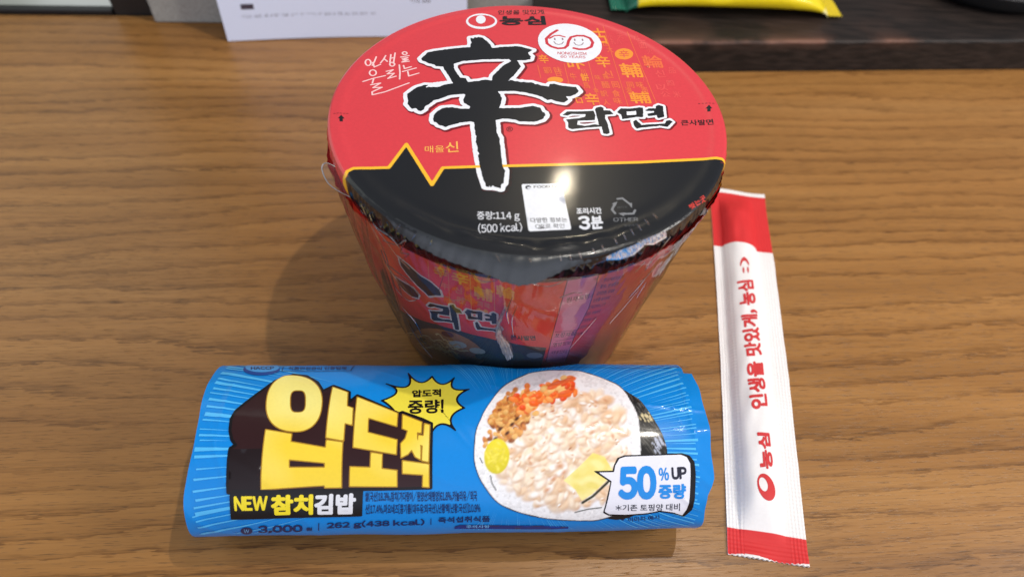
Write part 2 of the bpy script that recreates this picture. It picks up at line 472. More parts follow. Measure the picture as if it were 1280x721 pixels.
# window beyond the table edge
win = empty('window', 'bright window with black bottom frame beyond the table edge', 'window')
pb = PB(); slab(pb, -1200, -273, 262.5, 276, -30, 3.2, bev=.8); slab(pb, -1200, -273, 262.5, 276, 700, 730, bev=.8); slab(pb, -1200, -1170, 262.6, 275.9, 3.4, 699.8, bev=.8)
pb.build('frame', plain('black_window_frame', lin(24, 24, 25), .35, vary=.1), win, smooth=False)
def pane_mat():
    m, N, L, P = mat('window_daylight')
    tc = N.new('ShaderNodeTexCoord'); nz = N.new('ShaderNodeTexNoise'); nz.inputs['Scale'].default_value = 14; nz.inputs['Detail'].default_value = 2
    L.new(tc.outputs['Object'], nz.inputs['Vector'])
    rp = N.new('ShaderNodeValToRGB'); rp.color_ramp.elements[0].position = .35; rp.color_ramp.elements[0].color = (.22, .24, .20, 1)
    rp.color_ramp.elements[1].position = .65; rp.color_ramp.elements[1].color = (.42, .45, .43, 1)
    L.new(nz.outputs['Fac'], rp.inputs[0]); L.new(rp.outputs[0], P.inputs['Emission Color'])
    sp = N.new('ShaderNodeSeparateXYZ'); L.new(tc.outputs['Object'], sp.inputs[0]); mr = N.new('ShaderNodeMapRange')
    mr.inputs['From Min'].default_value = .02; mr.inputs['From Max'].default_value = .30; mr.inputs['To Min'].default_value = 1.0; mr.inputs['To Max'].default_value = 3.4
    L.new(sp.outputs['Z'], mr.inputs['Value']); L.new(mr.outputs[0], P.inputs['Emission Strength'])
    P.inputs['Base Color'].default_value = (.05, .05, .05, 1); P.inputs['Roughness'].default_value = .1
    return m
pb = PB(); slab(pb, -1169.5, -273, 268, 271, 3.4, 699.8)
pb.build('pane', pane_mat(), win, smooth=False)

# white paper notice leaning on the panel
def notice():
    pb = PB(); nu, nv = 40, 30
    S = np.linspace(0, 1, nu)[:, None]; Z = np.linspace(0, 1, nv)[None, :]
    s = -186 + 166 * S + 0 * Z
    z = .6 + 170 * Z + 0 * S + 1.6 * np.sin(S * math.pi) * (1 - Z) ** 4 * 0
    t = 228.3 + 10 * S + 14 * Z + 3.0 * np.sin(S * 3.1 + .3) * 1.0 * (1 - .5 * Z)
    ptsF = np.stack([B(a, b, c) for a, b, c in zip(s.ravel(), t.ravel(), z.ravel())])
    f = grid_faces(nu, nv)
    w = lin(222, 231, 252)
    pb.add(ptsF, f, w)
    pb.add(ptsF + _n * .35, f[:, ::-1], w)
    # folded edge on the left catches the light
    for side in (0, nu - 1):
        idx = side * nv + np.arange(nv)
        Va = np.concatenate([ptsF[idx], ptsF[idx] + _n * .35]); q = [[k, k + 1, nv + k + 1, nv + k] for k in range(nv - 1)]
        pb.add(Va, q, w)
    fr = lambda u, v: np.stack([B(a, b, c) for a, b, c in zip(-186 + 166 * u, 228.3 + 10 * u + 14 * v + 3.0 * np.sin(u * 3.1 + .3) * (1 - .5 * v) - .12, .6 + 170 * v)])
    g = lin(120, 122, 135)
    def dash(u0, u1, v0, v1, c):
        n = max(2, int((u1 - u0) * 60)); uu = np.linspace(u0, u1, n)
        V = np.concatenate([fr(uu, np.full(n, v0)), fr(uu, np.full(n, v1))]); pb.add(V, [[k, k + 1, n + k + 1, n + k] for k in range(n - 1)], c)
    r = random.Random(3)
    def words(u0, u1, v0, h, c):
        u = u0
        while u < u1:
            for k in range(r.randint(1, 4)):
                w_ = r.uniform(.006, .012)
                if r.random() < .8: dash(u, u + w_ * .7, v0 + h * r.uniform(0, .15), v0 + h * r.uniform(.2, .4), c)
                dash(u + w_ * .1, u + w_ * .55, v0 + h * r.uniform(.5, .65), v0 + h * r.uniform(.75, 1), c)
                u += w_
            u += .008
    words(.08, .52, .175, .012, g); words(.08, .62, .094, .012, g)
    words(.08, .55, .24, .012, g)
    dash(.085, .135, .128, .149, lin(70, 62, 74))
    dash(.795, .803, .17, .20, lin(60, 60, 70)); dash(.78, .815, .19, .2, lin(80, 80, 90)); words(.765, .82, .145, .012, lin(60, 60, 70))
    return pb.build('notice', printed('notice_paper', .45, .4, mottling=.03))
tag(notice(), 'white printed paper notice standing behind the noodle cup', 'notice')

# dark wooden block along the back
def dark_wood():
    m, N, L, P = mat('dark_stained_wood')
    tc = N.new('ShaderNodeTexCoord')
    mp = N.new('ShaderNodeMapping'); mp.inputs['Rotation'].default_value = (0, 0, R(-7)); mp.inputs['Scale'].default_value = (4, 60, 60); L.new(tc.outputs['Object'], mp.inputs[0])
    n1 = N.new('ShaderNodeTexNoise'); n1.inputs['Scale'].default_value = 9; n1.inputs['Detail'].default_value = 7; L.new(mp.outputs[0], n1.inputs['Vector'])
    n2 = N.new('ShaderNodeTexNoise'); n2.inputs['Scale'].default_value = 22; n2.inputs['Detail'].default_value = 5; L.new(tc.outputs['Object'], n2.inputs['Vector'])
    rp = N.new('ShaderNodeValToRGB'); rp.color_ramp.elements[0].position = .4; rp.color_ramp.elements[0].color = (*lin(21, 16, 14), 1)
    rp.color_ramp.elements[1].position = .75; rp.color_ramp.elements[1].color = (*lin(54, 44, 39), 1)
    L.new(n1.outputs['Fac'], rp.inputs[0])
    # worn edge: bare wood where the position lies near the top front arris
    at = N.new('ShaderNodeAttribute'); at.attribute_name = 'Col'
    rp2 = N.new('ShaderNodeValToRGB'); rp2.color_ramp.elements[0].position = .46; rp2.color_ramp.elements[0].color = (0, 0, 0, 1); rp2.color_ramp.elements[1].position = .6; rp2.color_ramp.elements[1].color = (1, 1, 1, 1)
    L.new(n2.outputs['Fac'], rp2.inputs[0])
    mu = N.new('ShaderNodeMath'); mu.operation = 'MULTIPLY'; L.new(rp2.outputs[0], mu.inputs[0]); L.new(at.outputs['Fac'], mu.inputs[1])
    mx = N.new('ShaderNodeMix'); mx.data_type = 'RGBA'; L.new(mu.outputs[0], mx.inputs['Factor']); L.new(rp.outputs[0], mx.inputs[6]); mx.inputs[7].default_value = (*lin(120, 84, 68), 1)
    L.new(mx.outputs[2], P.inputs['Base Color']); P.inputs['Roughness'].default_value = .55; P.inputs['Specular IOR Level'].default_value = .3
    add_bump(N, L, P, 0, .0006, .5, height=n1.outputs['Fac'])
    return m
def wood_block():
    pb = PB()
    nS = 160
    prof = [(0, .4), (0, 8), (0, 16), (0, 21.5), (.25, 22.6), (.9, 23.3), (1.8, 23.6), (5, 23.6), (12, 23.6), (30, 23.6), (61, 23.6), (62, 23), (62, .4)]
    wear = [0, 0, 0, .25, 1, 1, .9, .3, .12, .05, 0, 0, 0]
    nz = vnoise(31)
    V, Cc = [], []
    for i in range(nS):
        s = 27 + (900 - 27) * (i / (nS - 1)) ** 1.0
        t0 = 195.8 + (s - 99) * .0238
        for (dt, z), w in zip(prof, wear):
            a = .25 * float(nz(s, z, 9)) if 0 < dt < 2 else 0
            V.append(B(s, t0 + dt - a * .4, z + a)); Cc.append((w, w, w))
    n = len(prof)
    pb.add(V, grid_faces(nS, n), np.array(Cc))
    pb.add([V[k] for k in range(n)], [list(range(n))[::-1]], (0, 0, 0)); pb.add([V[(nS - 1) * n + k] for k in range(n)], [list(range(n))], (0, 0, 0))
    return pb.build('wooden_block', dark_wood(), smooth=False)
tag(wood_block(), 'long dark stained wooden block with worn edge along the table back', 'block')

# yellow snack bag lying on the block
def snack_bag():
    root = empty('snack_bag', 'shiny yellow snack bag with green corner on the dark block', 'bag')
    pb = PB(); nu, nv = 90, 48; nz = vnoise(5); nz2 = vnoise(6)
    U = np.linspace(-1, 1, nu); 
    c0 = np.array([162., 269.5])
    V, Cc = [], []
    for a in U:
        for k in range(nv):
            th = 2 * math.pi * k / nv
            wid = 46 * (1 - .10 * abs(a) ** 3)
            thick = 13 * max(0.0, 1 - abs(a) ** 2.6) ** .55 + .5
            ct, st_ = math.cos(th), math.sin(th)
            x = a * 72
            y = wid * math.copysign(abs(ct) ** .85, ct)
            zz = thick * math.copysign(abs(st_) ** .8, st_)
            w_ = float(nz(x, y, 9)) * 1.5 * (1 - .5 * abs(a)) + float(nz2(x * .35, y, 3)) * .7 * abs(a) ** 2
            z = 24.6 + thick + zz + w_ * (1 if st_ > -.2 else .1)
            if z < 24.2: z = 24.2
            V.append(B(c0[0] + x, c0[1] + y - 2 * a, z))
            g = x < -65 + 5 * float(nz(y, 3, 6))
            Cc.append(lin(20, 105, 80) if g else (lin(240, 214, 20) if float(nz(x + 90, y + 40, 16)) < .55 else lin(250, 240, 170)))  # pale blotches paint the foil's highlights into the yellow
    f = [[i * nv + k, i * nv + (k + 1) % nv, (i + 1) * nv + (k + 1) % nv, (i + 1) * nv + k] for i in range(nu - 1) for k in range(nv)]
    f = [q[::-1] for q in f]
    pb.add(V, f, np.array(Cc))
    M = printed('snack_bag_foil', .2, .6, .4, .08, bumps=((140, .001, .4, 3),))
    pb.build('pouch', M, root)
    for sgn in (-1, 1):
        pb = PB(); n1, n2 = 12, 60; V = []
        for i in range(n1):
            for k in range(n2):
                y = (k / (n2 - 1) * 2 - 1) * 41
                x = sgn * (71.6 + 11 * i / (n1 - 1))
                V.append(B(c0[0] + x, c0[1] + y - 2 * sgn, 25.4 + .5 * math.sin(i * 2.2) + 1.6 * float(nz(y, x, 10)) * i / n1 + 1.0))
        pb.add(V, grid_faces(n1, n2), lin(228, 200, 24) if sgn > 0 else lin(20, 105, 80))
        pb.build('end_seal', M, root)
snack_bag()

# black round pan
def pan():
    pb = PB(); prof = [(0, 1.0), (52, 1.0), (58, 2.2), (62, 6), (65.5, 14), (66.8, 14.6), (67.6, 14.0), (67.2, 12.6), (64, 5), (60, .6), (55, 0), (0, 0)]
    n = 96; V = []
    for r_, z in prof:
        for k in range(n):
            a = 2 * math.pi * k / n; V.append(B(380 + r_ * math.cos(a), 295.5 + r_ * math.sin(a), 23.8 + z))
    f = [[i * n + k, i * n + (k + 1) % n, (i + 1) * n + (k + 1) % n, (i + 1) * n + k] for i in range(len(prof) - 1) for k in range(n)]
    pb.add(V, f, (.02, .02, .02))
    return pb.build('plate', plain('black_plate_glaze', lin(26, 27, 29), .35, vary=.1))
tag(pan(), 'black round plate on the dark block at its right', 'plate')

# ------------------------------------------------------------------ noodle cup
cup = empty('noodle_cup', 'large round instant noodle cup with red and black lid in clear film', 'noodle cup')
RED, BLACK, WHITE, YEL = lin(218, 64, 72), lin(24, 26, 30), lin(238, 240, 246), lin(250, 190, 50)
R_TOP, R_BOT, BODY_H = 68.5, 55.5, 112.0

def zprof(r):
    r = np.asarray(r, float)
    return LID_Z + .25 * np.cos(np.clip(r / 66, 0, 1) * 1.57) + .22 * np.exp(-((r - 69) / 1.9) ** 2) - .55 * np.clip(r - 71.9, 0, 9) ** 2
_lw, _lc = vnoise(15), vnoise(16)
def zlid(u, v):
    r = np.hypot(u, v); d = np.degrees(np.arctan2(v, u))
    front = np.exp(-((d + 88) / 34) ** 2)
    crease = np.exp(-((r - 67.2) / 1.5) ** 2) * front * (.55 + .45 * _lc(u, v, 2.2)) - .5 * np.exp(-((r - 63.8) / 2.2) ** 2) * front
    return zprof(r) + .05 * _lw(u, v, 16) * np.clip((70 - r) / 20, 0, 1) + crease
class Lid(Surface):
    maxedge = 4.0; step = 2.2
    def xyz(s, u, v, off): return np.stack([u, v, zlid(u, v) + off], -1)
    def uv(s, x, y): p = onz(x, y, LID_Z + .2); return (p[0], p[1])

TRI_IN = 0.0
def lid():
    pb = PB(); L = Lid(pb)
    # face: polar sheet, then the skirt folded down round the rim
    nA = 360; rad = np.concatenate([np.linspace(.5, 58, 44), np.linspace(59, 73, 36)])
    A = np.linspace(0, 2 * np.pi, nA, endpoint=False)
    aa, rr = np.meshgrid(A, rad, indexing='ij')
    V = np.stack([rr * np.cos(aa), rr * np.sin(aa), zlid(rr * np.cos(aa), rr * np.sin(aa))], -1).reshape(-1, 3)
    f = grid_faces(nA, len(rad), True)[:, ::-1]
    lc = [L.uv(431, 218), L.uv(906, 199)]
    aL, aR = (math.degrees(math.atan2(q[1], q[0])) % 360 for q in lc)
    lx = np.array([L.uv(*q) for q in ((429.5, 219.5), (441, 211), (700, 206), (896, 197.8), (906.5, 200.5))])
    low_ = ((rr.ravel() > 66) & (V[:, 1] < np.interp(V[:, 0], lx[:, 0], lx[:, 1]) - 1.6))[:, None]
    pb.add(V, f, np.where(low_, BLACK, RED))
    # skirt
    n2 = 1500; A2 = np.linspace(0, 2 * np.pi, n2, endpoint=False)
    nz = vnoise(12); nz2 = vnoise(13)
    deg = np.degrees(A2)
    aL = math.degrees(math.atan2(*L.uv(431, 218)[::-1])) % 360; aR = math.degrees(math.atan2(*L.uv(906, 199)[::-1])) % 360
    lowmask = (deg > aL) & (deg < aR)
    dep = np.linspace(0, 1, 14)
    Vs, Cs = [], []
    for i, a in enumerate(A2):
        pl = math.sin(a * 132 + 4.5 * float(nz(a * 22, 0))) * (.42 + .25 * float(nz(a * 40, 4))) + .12 * float(nz2(a * 70, 3))
        h_ = 11.4 + .5 * float(nz(a * 5, 9))
        fold = math.sin(a * 17 + 1) * .12
        for d in dep:
            r_ = 72.95 + .55 * math.sin(min(1, d * 3.2) * 1.57) - 1.3 * d ** 2 + pl * (math.sin(math.pi * min(1, d * 1.15)) * .9) + fold * d
            z_ = float(zprof(73.0)) - h_ * d
            Vs.append((r_ * math.cos(a), r_ * math.sin(a), z_))
            dg = deg[i]
            edge = min(abs(dg - aL), abs(dg - aR))
            Cs.append(YEL if edge < .75 else (BLACK if lowmask[i] else RED))
    f = grid_faces(n2, len(dep), True)
    pb.add(Vs, f, np.array(Cs), 1)
    # black lower field under the yellow pulse line
    line = [(429.5, 219.5), (434, 214), (441, 211), (452, 210), (486, 209.3), (508, 180), (540, 231), (553.5, 209.8), (600, 208.4), (700, 206), (800, 203), (896, 197.8), (902, 198.4), (906.5, 200.5)]
    lu = L.U(line)
    a0, a1 = math.atan2(lu[0][1], lu[0][0]), math.atan2(lu[-1][1], lu[-1][0])
    if a0 > 0: a0 -= 2 * math.pi
    arc = [(72.9 * math.cos(t), 72.9 * math.sin(t)) for t in np.linspace(a1, a0, 90)]
    clip = lambda p: tuple(np.array(p) * min(1, 72.9 / math.hypot(*p)))
    lu = [clip(p) for p in lu]
    L.step = 1.0; L.poly(lu + arc, BLACK, .05, px=False); L.step = 2.2
    L.line(lu, 1.25, YEL, .08, px=False, step=.35)
    # the large brush character
    A_, B_, C_, D_ = (490, 30, 8), (590, 60, 8), (500, 110, 8), (560, 160, 8)
    sin_ = (T(*A_, [(785, 140), (815, 146), (830, 134), (845, 142), (862, 130), (905, 140), (940, 165), (975, 200), (1005, 243)])
            + [(617, 60.5), (626, 59), (635, 58.8), (647, 58), (655, 59.8), (666, 63), (660.5, 66), (661.5, 69), (664, 71), (662.8, 74.6)]
            + T(*B_, [(520, 128), (448, 127), (465, 150), (490, 188), (455, 235), (410, 288), (372, 318)])
            + T(*B_, [(480, 345), (600, 350), (690, 378), (770, 392), (782, 365), (820, 362), (880, 378), (940, 386), (1040, 395), (1072, 435), (1030, 470), (990, 486), (942, 490), (962, 520), (925, 552), (850, 540), (790, 520), (755, 528), (700, 495), (640, 475), (540, 452), (440, 436), (340, 436), (262, 440)])
            + T(*B_, [(300, 508), (290, 560), (268, 606), (350, 606), (480, 605), (560, 592), (610, 585), (680, 602), (700, 640), (728, 655), (732, 690)])
            + [(682, 144), (678, 150), (668, 153), (650, 152.5), (644, 150.3), (629, 149), (619.5, 151), (620.6, 160)]
            + T(*D_, [(488, 60), (515, 100), (517, 150), (526, 200), (535, 300), (545, 380), (570, 430), (562, 510), (556, 555), (536, 560), (526, 606), (500, 598), (470, 592), (456, 590), (450, 575), (440, 590), (424, 590), (414, 562), (408, 590), (380, 586), (350, 500), (330, 440), (320, 380), (300, 280), (285, 180), (275, 60), (265, 0)])
            + T(*C_, [(740, 350), (700, 338), (600, 352), (530, 370), (490, 378), (450, 396), (420, 380), (388, 372), (362, 345), (340, 342), (330, 318), (338, 270), (375, 235), (420, 204), (520, 196), (600, 212), (690, 212), (700, 190), (642, 152), (630, 120), (656, 70), (630, 64), (500, 76), (400, 112), (330, 130), (315, 146), (250, 190), (240, 215), (206, 236), (180, 228), (160, 205), (118, 210), (90, 180), (72, 160), (84, 130), (74, 100), (76, 60), (130, 20)])
            + T(*A_, [(240, 640), (330, 612), (450, 618), (500, 602), (612, 596), (580, 540), (540, 480), (510, 430), (440, 424), (420, 408), (370, 398), (340, 380), (300, 368), (290, 348), (340, 300), (360, 285), (420, 272), (560, 253), (700, 238), (782, 233), (792, 190)]))
    hole = T(*A_, [(620, 400), (700, 375), (900, 358), (1170, 355), (1190, 375), (1110, 420), (1010, 520), (1000, 568), (930, 560), (860, 575), (762, 582), (735, 545), (680, 540), (640, 480), (617, 440)])
    # dry brush streaks: slivers where the paper shows through
    streaks = [T(*A_, [(330, 628), (420, 590), (590, 566), (612, 596), (450, 632), (345, 640)]),
               T(*C_, [(742, 380), (752, 470), (764, 560), (775, 640), (788, 715), (770, 700), (758, 620), (748, 540), (738, 450)]),
               T(*B_, [(380, 312), (470, 318), (560, 335), (560, 350), (470, 340), (370, 330)]), T(*B_, [(622, 345), (700, 360), (770, 378), (772, 388), (690, 376), (620, 358)])]
    lame = [(105, 355), (150, 318), (280, 318), (415, 312), (432, 350), (428, 405), (258, 412), (250, 452), (330, 462), (430, 447), (470, 455), (430, 300), (440, 280), (490, 270), (515, 285), (518, 305), (580, 308), (615, 345), (530, 352), (530, 380), (560, 450), (578, 535), (550, 545), (515, 540), (495, 470), (340, 480), (200, 498), (165, 484), (160, 430), (140, 400), (270, 385), (330, 372), (336, 346), (200, 344), (150, 360)]
    mieum = [[(650, 325), (690, 285), (780, 288), (875, 275), (910, 278), (912, 375), (850, 372), (770, 385), (705, 392), (690, 350)], [(745, 320), (840, 312), (845, 350), (750, 355)]]
    yeo = [(930, 305), (970, 285), (1040, 288), (1035, 265), (1065, 250), (1110, 262), (1122, 370), (1060, 385), (1045, 355), (960, 365), (950, 340), (1020, 328), (1020, 312), (950, 312)]
    nieun = [(810, 415), (840, 400), (895, 452), (1130, 437), (1145, 410), (1180, 400), (1205, 420), (1155, 472), (1080, 460), (900, 480), (850, 490), (825, 465)]
    E_ = (690, 100, 8)
    words = [T(*E_, p) for p in ([lame] + mieum + [yeo, nieun])]
    DRED = lin(120, 18, 30)
    # faint old-print pattern on the right half
    g1, g2, g3 = lin(244, 150, 52), lin(236, 110, 66), lin(232, 84, 84)
    for k, (p, q) in enumerate([((672, 82), (676, 98)), ((705, 80), (713, 112)), ((735, 76), (750, 132)), ((754, 33), (786, 136)), ((784, 40), (821, 130))]):
        L.line([p, q], .28, g2, .045)
    def hanja(t, cx, cy, w, h, c, bold=.02, sl=-1.0):
        L.text(t, [(cx - w / 2 + .18 * h, cy + h / 2), (cx + w / 2 + .18 * h, cy + h / 2), (cx + w / 2 - .18 * h, cy - h / 2), (cx - w / 2 - .18 * h, cy - h / 2)], c, .045, bold)
    for t, x, y, w, h, c in [('辛', 753.5, 77, 18, 15, g1), ('輔', 789, 88, 27, 18, g1), ('輪', 816, 77, 25, 16, g2), ('신', 760, 93, 12, 9, g2), ('신', 825, 92, 12, 9, g3), ('醋 囘', 763, 106, 22, 9, g2),
                             ('同 味', 794, 106, 21, 8, g2), ('輔', 800, 122, 26, 15, g1), ('辛', 740, 124, 17, 15, g1), ('辛', 679.5, 74, 12, 11, g1), ('卟', 720, 81, 22, 12, g1), ('同 味', 691, 88, 22, 8, g2),
                             ('牛', 716.5, 96, 8, 9, g2), ('餠', 731, 97, 10, 10, g1), ('馬', 733, 107, 8, 8, g2), ('食', 770, 117, 10, 9, g2), ('味', 772, 126, 10, 8, g2), ('訳', 755, 117, 9, 8, g2), ('人', 758, 128, 9, 7, g2),
                             ('古', 750, 45, 17, 20, g1), ('孔 八', 770, 52, 14, 7, g3), ('面', 803, 56, 10, 10, g3), ('以', 827, 109, 15, 8, g3), ('公', 832, 118, 12, 7, g3), ('四', 838, 104, 9, 7, g3), ('口', 724, 126, 8, 7, g1), ('天', 775, 45, 8, 7, g3), ('水', 795, 47, 8, 7, g3), ('火', 812, 64, 8, 7, g3), ('味', 747, 97, 7, 6, g2), ('辣', 757, 96, 7, 7, g2), ('面', 806, 113, 8, 7, g2), ('湯', 786, 113, 8, 7, g2), ('食', 745, 113, 7, 6, g2), ('川', 729, 90, 6, 6, g2), ('日', 698, 93, 7, 6, g2), ('本', 683, 90, 6, 6, g2), ('心', 711, 106, 7, 6, g2), ('品', 840, 88, 9, 8, g3), ('米', 846, 118, 9, 8, g3), ('大', 762, 62, 8, 7, g2), ('山', 757, 55, 7, 6, g2), ('月', 806, 99, 7, 6, g3), ('小', 763, 46, 6, 6, g3)]:
        hanja(t, x, y, w, h, c)
    def ell(cx, cy, rx, ry, a=0, n=40):
        return [(cx + rx * math.cos(t) * math.cos(a) - ry * math.sin(t) * math.sin(a), cy + rx * math.cos(t) * math.sin(a) + ry * math.sin(t) * math.cos(a)) for t in np.linspace(0, 2 * np.pi, n, endpoint=False)]
    L.poly(ell(780, 67.5, 11.5, 7), g1, .045); L.text('辛', [(774, 72), (787, 72), (786, 63), (773, 63)], RED, .07)
    L.poly(ell(694, 100.5, 10, 4), g1, .045)
    # print order: darker edge, white border, black brush
    sp = [sin_, hole]
    L.outline(sp, 2.0, DRED, .05, shift=(.55, -.5), step=.5)
    L.outline(words, 1.25, DRED, .05, shift=(.45, -.45), step=.45)
    L.outline(sp, 1.55, WHITE, .075, step=.4, rough=.06)
    L.outline(words, 1.0, WHITE, .075, step=.3, rough=.05)
    L.outline(sp, 0, BLACK, .10, step=.26, rough=.13, seed=4)
    L.outline(words, 0, BLACK, .10, step=.2, rough=.09, seed=5)
    for k, st_ in enumerate(streaks): L.outline(st_, -.05, WHITE, .125, step=.13, rough=.35, seed=20 + k)
    # maker's egg emblem and name at the back edge
    L.outline([ell(602, 26.8, 19.5, 9.6), ell(602, 26.2, 16.8, 7.4)], 0, WHITE, .06, step=.2)
    L.poly(ell(601, 24.4, 6.1, 5.2), WHITE, .06)
    L.text('농심', [(623.5, 32), (683, 31.5), (681, 20), (625, 20)], BLACK, .06, .045)
    L.text('인생을 맛있게', [(622, 18.2), (680.5, 18), (679, 12.5), (623, 13.2)], BLACK, .06, .012)
    # anniversary disc
    E6 = (660, 20, 8); rot6 = R(9)
    L.poly(ell(712.4, 54.6, 40.3, 24.2, rot6), WHITE, .15)
    d60 = lin(206, 52, 66)
    L.line(T(*E6, [(292, 146), (230, 185), (182, 232), (190, 280), (235, 312), (300, 330), (365, 325), (395, 300), (405, 255), (430, 215), (490, 200), (560, 202), (620, 225), (648, 268), (632, 312), (580, 335), (510, 338), (458, 326)]), 1.25, d60, .18, step=.2)
    L.line(T(*E6, [(215, 228), (262, 202), (315, 198), (368, 214)]), .8, d60, .18)
    gsm = lin(150, 120, 130)
    for cx, cy in ((308, 250), (508, 258)):
        L.line(T(*E6, [(cx - 48, cy + 12), (cx - 30, cy + 34), (cx, cy + 40), (cx + 30, cy + 34), (cx + 46, cy + 14)]), .42, gsm, .18)
        for dx in (-42, 36): L.line(T(*E6, [(cx + dx, cy - 22), (cx + dx + 3, cy - 8)]), .6, gsm, .18)
    L.text('NONGSHIM', T(*E6, [(295, 390), (585, 396), (583, 368), (295, 362)]), d60, .18, .01)
    L.text('60 YEARS', T(*E6, [(325, 424), (575, 430), (575, 404), (325, 398)]), d60, .18, .01)
    # handwriting, small print
    pk = lin(250, 206, 206)
    H_ = (400, 0, 4.923)
    def arcp(cx, cy, rx, ry): return [(cx + rx * math.cos(t), cy + ry * math.sin(t)) for t in np.linspace(.4, 6.6, 14)]
    hand = [arcp(296, 386, 17, 18), [(346, 350), (334, 380), (322, 402)], [(324, 384), (334, 412), (372, 396)],
            [(404, 342), (390, 366), (372, 388)], [(392, 360), (414, 378)], [(436, 336), (430, 384)], [(462, 326), (452, 390)], [(434, 360), (456, 354)], arcp(444, 396, 15, 12),
            arcp(521, 328, 14, 9), [(496, 352), (548, 343)], [(506, 360), (540, 356), (508, 370), (542, 368), (504, 383), (548, 378)],
            arcp(325, 448, 21, 18), [(264, 502), (330, 482), (402, 466)], [(330, 484), (322, 512)], [(312, 522), (372, 512), (326, 540), (382, 538), (320, 566), (322, 584), (400, 566), (548, 512)],
            [(408, 440), (450, 430), (414, 456), (456, 452), (418, 484), (468, 470)], [(488, 400), (492, 450), (490, 488)],
            [(514, 404), (520, 424), (562, 412)], [(508, 442), (592, 420)], [(540, 442), (546, 470), (608, 452)]]
    for k, p in enumerate(hand): L.line(T(*H_, p), .62, pk, .06 + .002 * k, step=.16)
    gold = lin(250, 190, 90)
    L.text('매울', [(531, 191), (555.5, 190.5), (555, 182), (531, 182.5)], gold, .06, .006)
    L.text('신', [(557, 191), (573.5, 190), (572.5, 177), (557, 178)], gold, .06, .01)
    L.text('큰사발면', [(851.5, 157), (892.5, 156), (891, 149), (851, 150)], BLACK, .06, .02)
    L.text('®', [(633, 165), (641, 165), (641, 159), (633, 159)], BLACK, .06, .0)
    for ax, ay, x0, x1, dy in ((426.5, 148, 417, 437, 141.8), (886.2, 135.6, 873, 895, 129.3)):
        L.poly([(ax, ay - 4.2), (ax + 4.2, ay + .2), (ax + 2, ay + .2), (ax + 2, ay + 4), (ax - 2, ay + 4), (ax - 2, ay + .2), (ax - 4.2, ay + .2)], BLACK, .06)
        for k in range(5):
            u = x0 + (x1 - x0) * k / 5; L.line([(u, dy), (u + 2.2, dy)], .22, BLACK, .06)
    pw = lin(222, 224, 230)
    L.text('중량:114 g', [(596.5, 276), (650, 276.5), (649, 264), (596, 264.2)], pw, .08, .012)
    L.text('(500 kcal)', [(598, 290.5), (653, 289), (652, 278), (597.5, 279)], pw, .08, .012)
    # information panel (its square code is left out)
    L.poly([(653, 230.2), (700, 229.2), (702, 231), (714, 284.5), (713, 286.3), (662.5, 288.6), (660.5, 287), (652, 232)], lin(232, 234, 240), .08)
    L.text('FOOD QR', [(667.5, 236), (700.5, 235), (699.5, 231.4), (667, 232.2)], BLACK, .11, .02)
    L.poly(ell(660.2, 234.2, 3.6, 2.4), lin(40, 44, 60), .11); L.poly(ell(661.2, 235, 2.4, 1.1), lin(225, 228, 236), .14)
    L.text('다양한 정보는', [(663.5, 278.5), (709.5, 277.2), (708, 271.3), (662.5, 272.2)], BLACK, .11, .012)
    L.text('QR로 확인', [(669.5, 286.2), (706, 285.2), (705, 279), (669, 280)], BLACK, .11, .007)
    L.text('조리시간', [(721, 267.8), (753, 267), (751, 259), (720, 259.8)], pw, .08, .035)
    L.text('3', [(724.5, 286.5), (738.5, 286), (737, 269.5), (721.5, 270)], pw, .08, .04)
    L.text('분', [(739, 286), (755, 284.5), (752.5, 269), (738, 270)], pw, .08, .04)
    # recycling mark
    G_ = (680, 220, 8); gr = lin(128, 130, 134)
    for p in ([(735, 228), (785, 222), (872, 290)], [(712, 372), (680, 335), (712, 270)], [(912, 340), (895, 372), (770, 378)]): L.line(T(*G_, p), .75, gr, .08, step=.25)
    for p in ([(840, 268), (880, 268), (880, 320)], [(680, 275), (735, 255), (715, 300)], [(745, 372), (812, 362), (800, 400)]): L.poly(T(*G_, p), gr, .09)
    L.text('OTHER', T(*G_, [(695, 450), (945, 445), (938, 408), (695, 415)]), gr, .08, .0)
    L.text('바이오', T(*G_, [(735, 325), (835, 318), (832, 296), (735, 303)]), lin(84, 86, 90), .08)
    L.text('뚜껑:종이', T(*G_, [(805, 505), (940, 498), (936, 474), (803, 480)]), lin(84, 86, 90), .08)
    # red print peeping round the folded rim
    for px_, py_, ang in ((880, 250, 0), ):
        L.text('찢는곳', [(864, 262), (884, 248), (880, 243), (860, 257)], lin(220, 70, 60), .06, .02)
    o = pb.build('lid', [M_lid, printed('crimped_lid_foil', .2, .6, .3, .08, bumps=((160, .0004, .15, 1),))], cup)
    # pull tab folded down over the front of the rim: foil laminate with thickness
    pt = PB(); nA, nR = 120, 16
    for off, flip in ((0, False), (-.35, True)):
        V = []
        for i in range(nA):
            d = -126 + (126 - 58) * i / (nA - 1); a = R(d)
            tip = 4.6 * math.exp(-((d + 88.5) / 8.5) ** 2) + 2.6 * math.exp(-((d + 104) / 16) ** 2) + .25 * math.sin(i * 1.9) * .5
            edge = min(1, (i + .2) / 8, (nA - .8 - i) / 8)
            for k in range(nR):
                w = k / (nR - 1)
                r_ = 71.6 + (1.6 + tip * edge) * w * 1.0
                z_ = float(zprof(71.6)) + .18 - (2.2 * w ** 1.6 + .55 * tip * w ** 2) * edge - .3 * (1 - edge) + off + .22 * math.sin(a * 90 + w) * w
                V.append((r_ * math.cos(a), r_ * math.sin(a), z_))
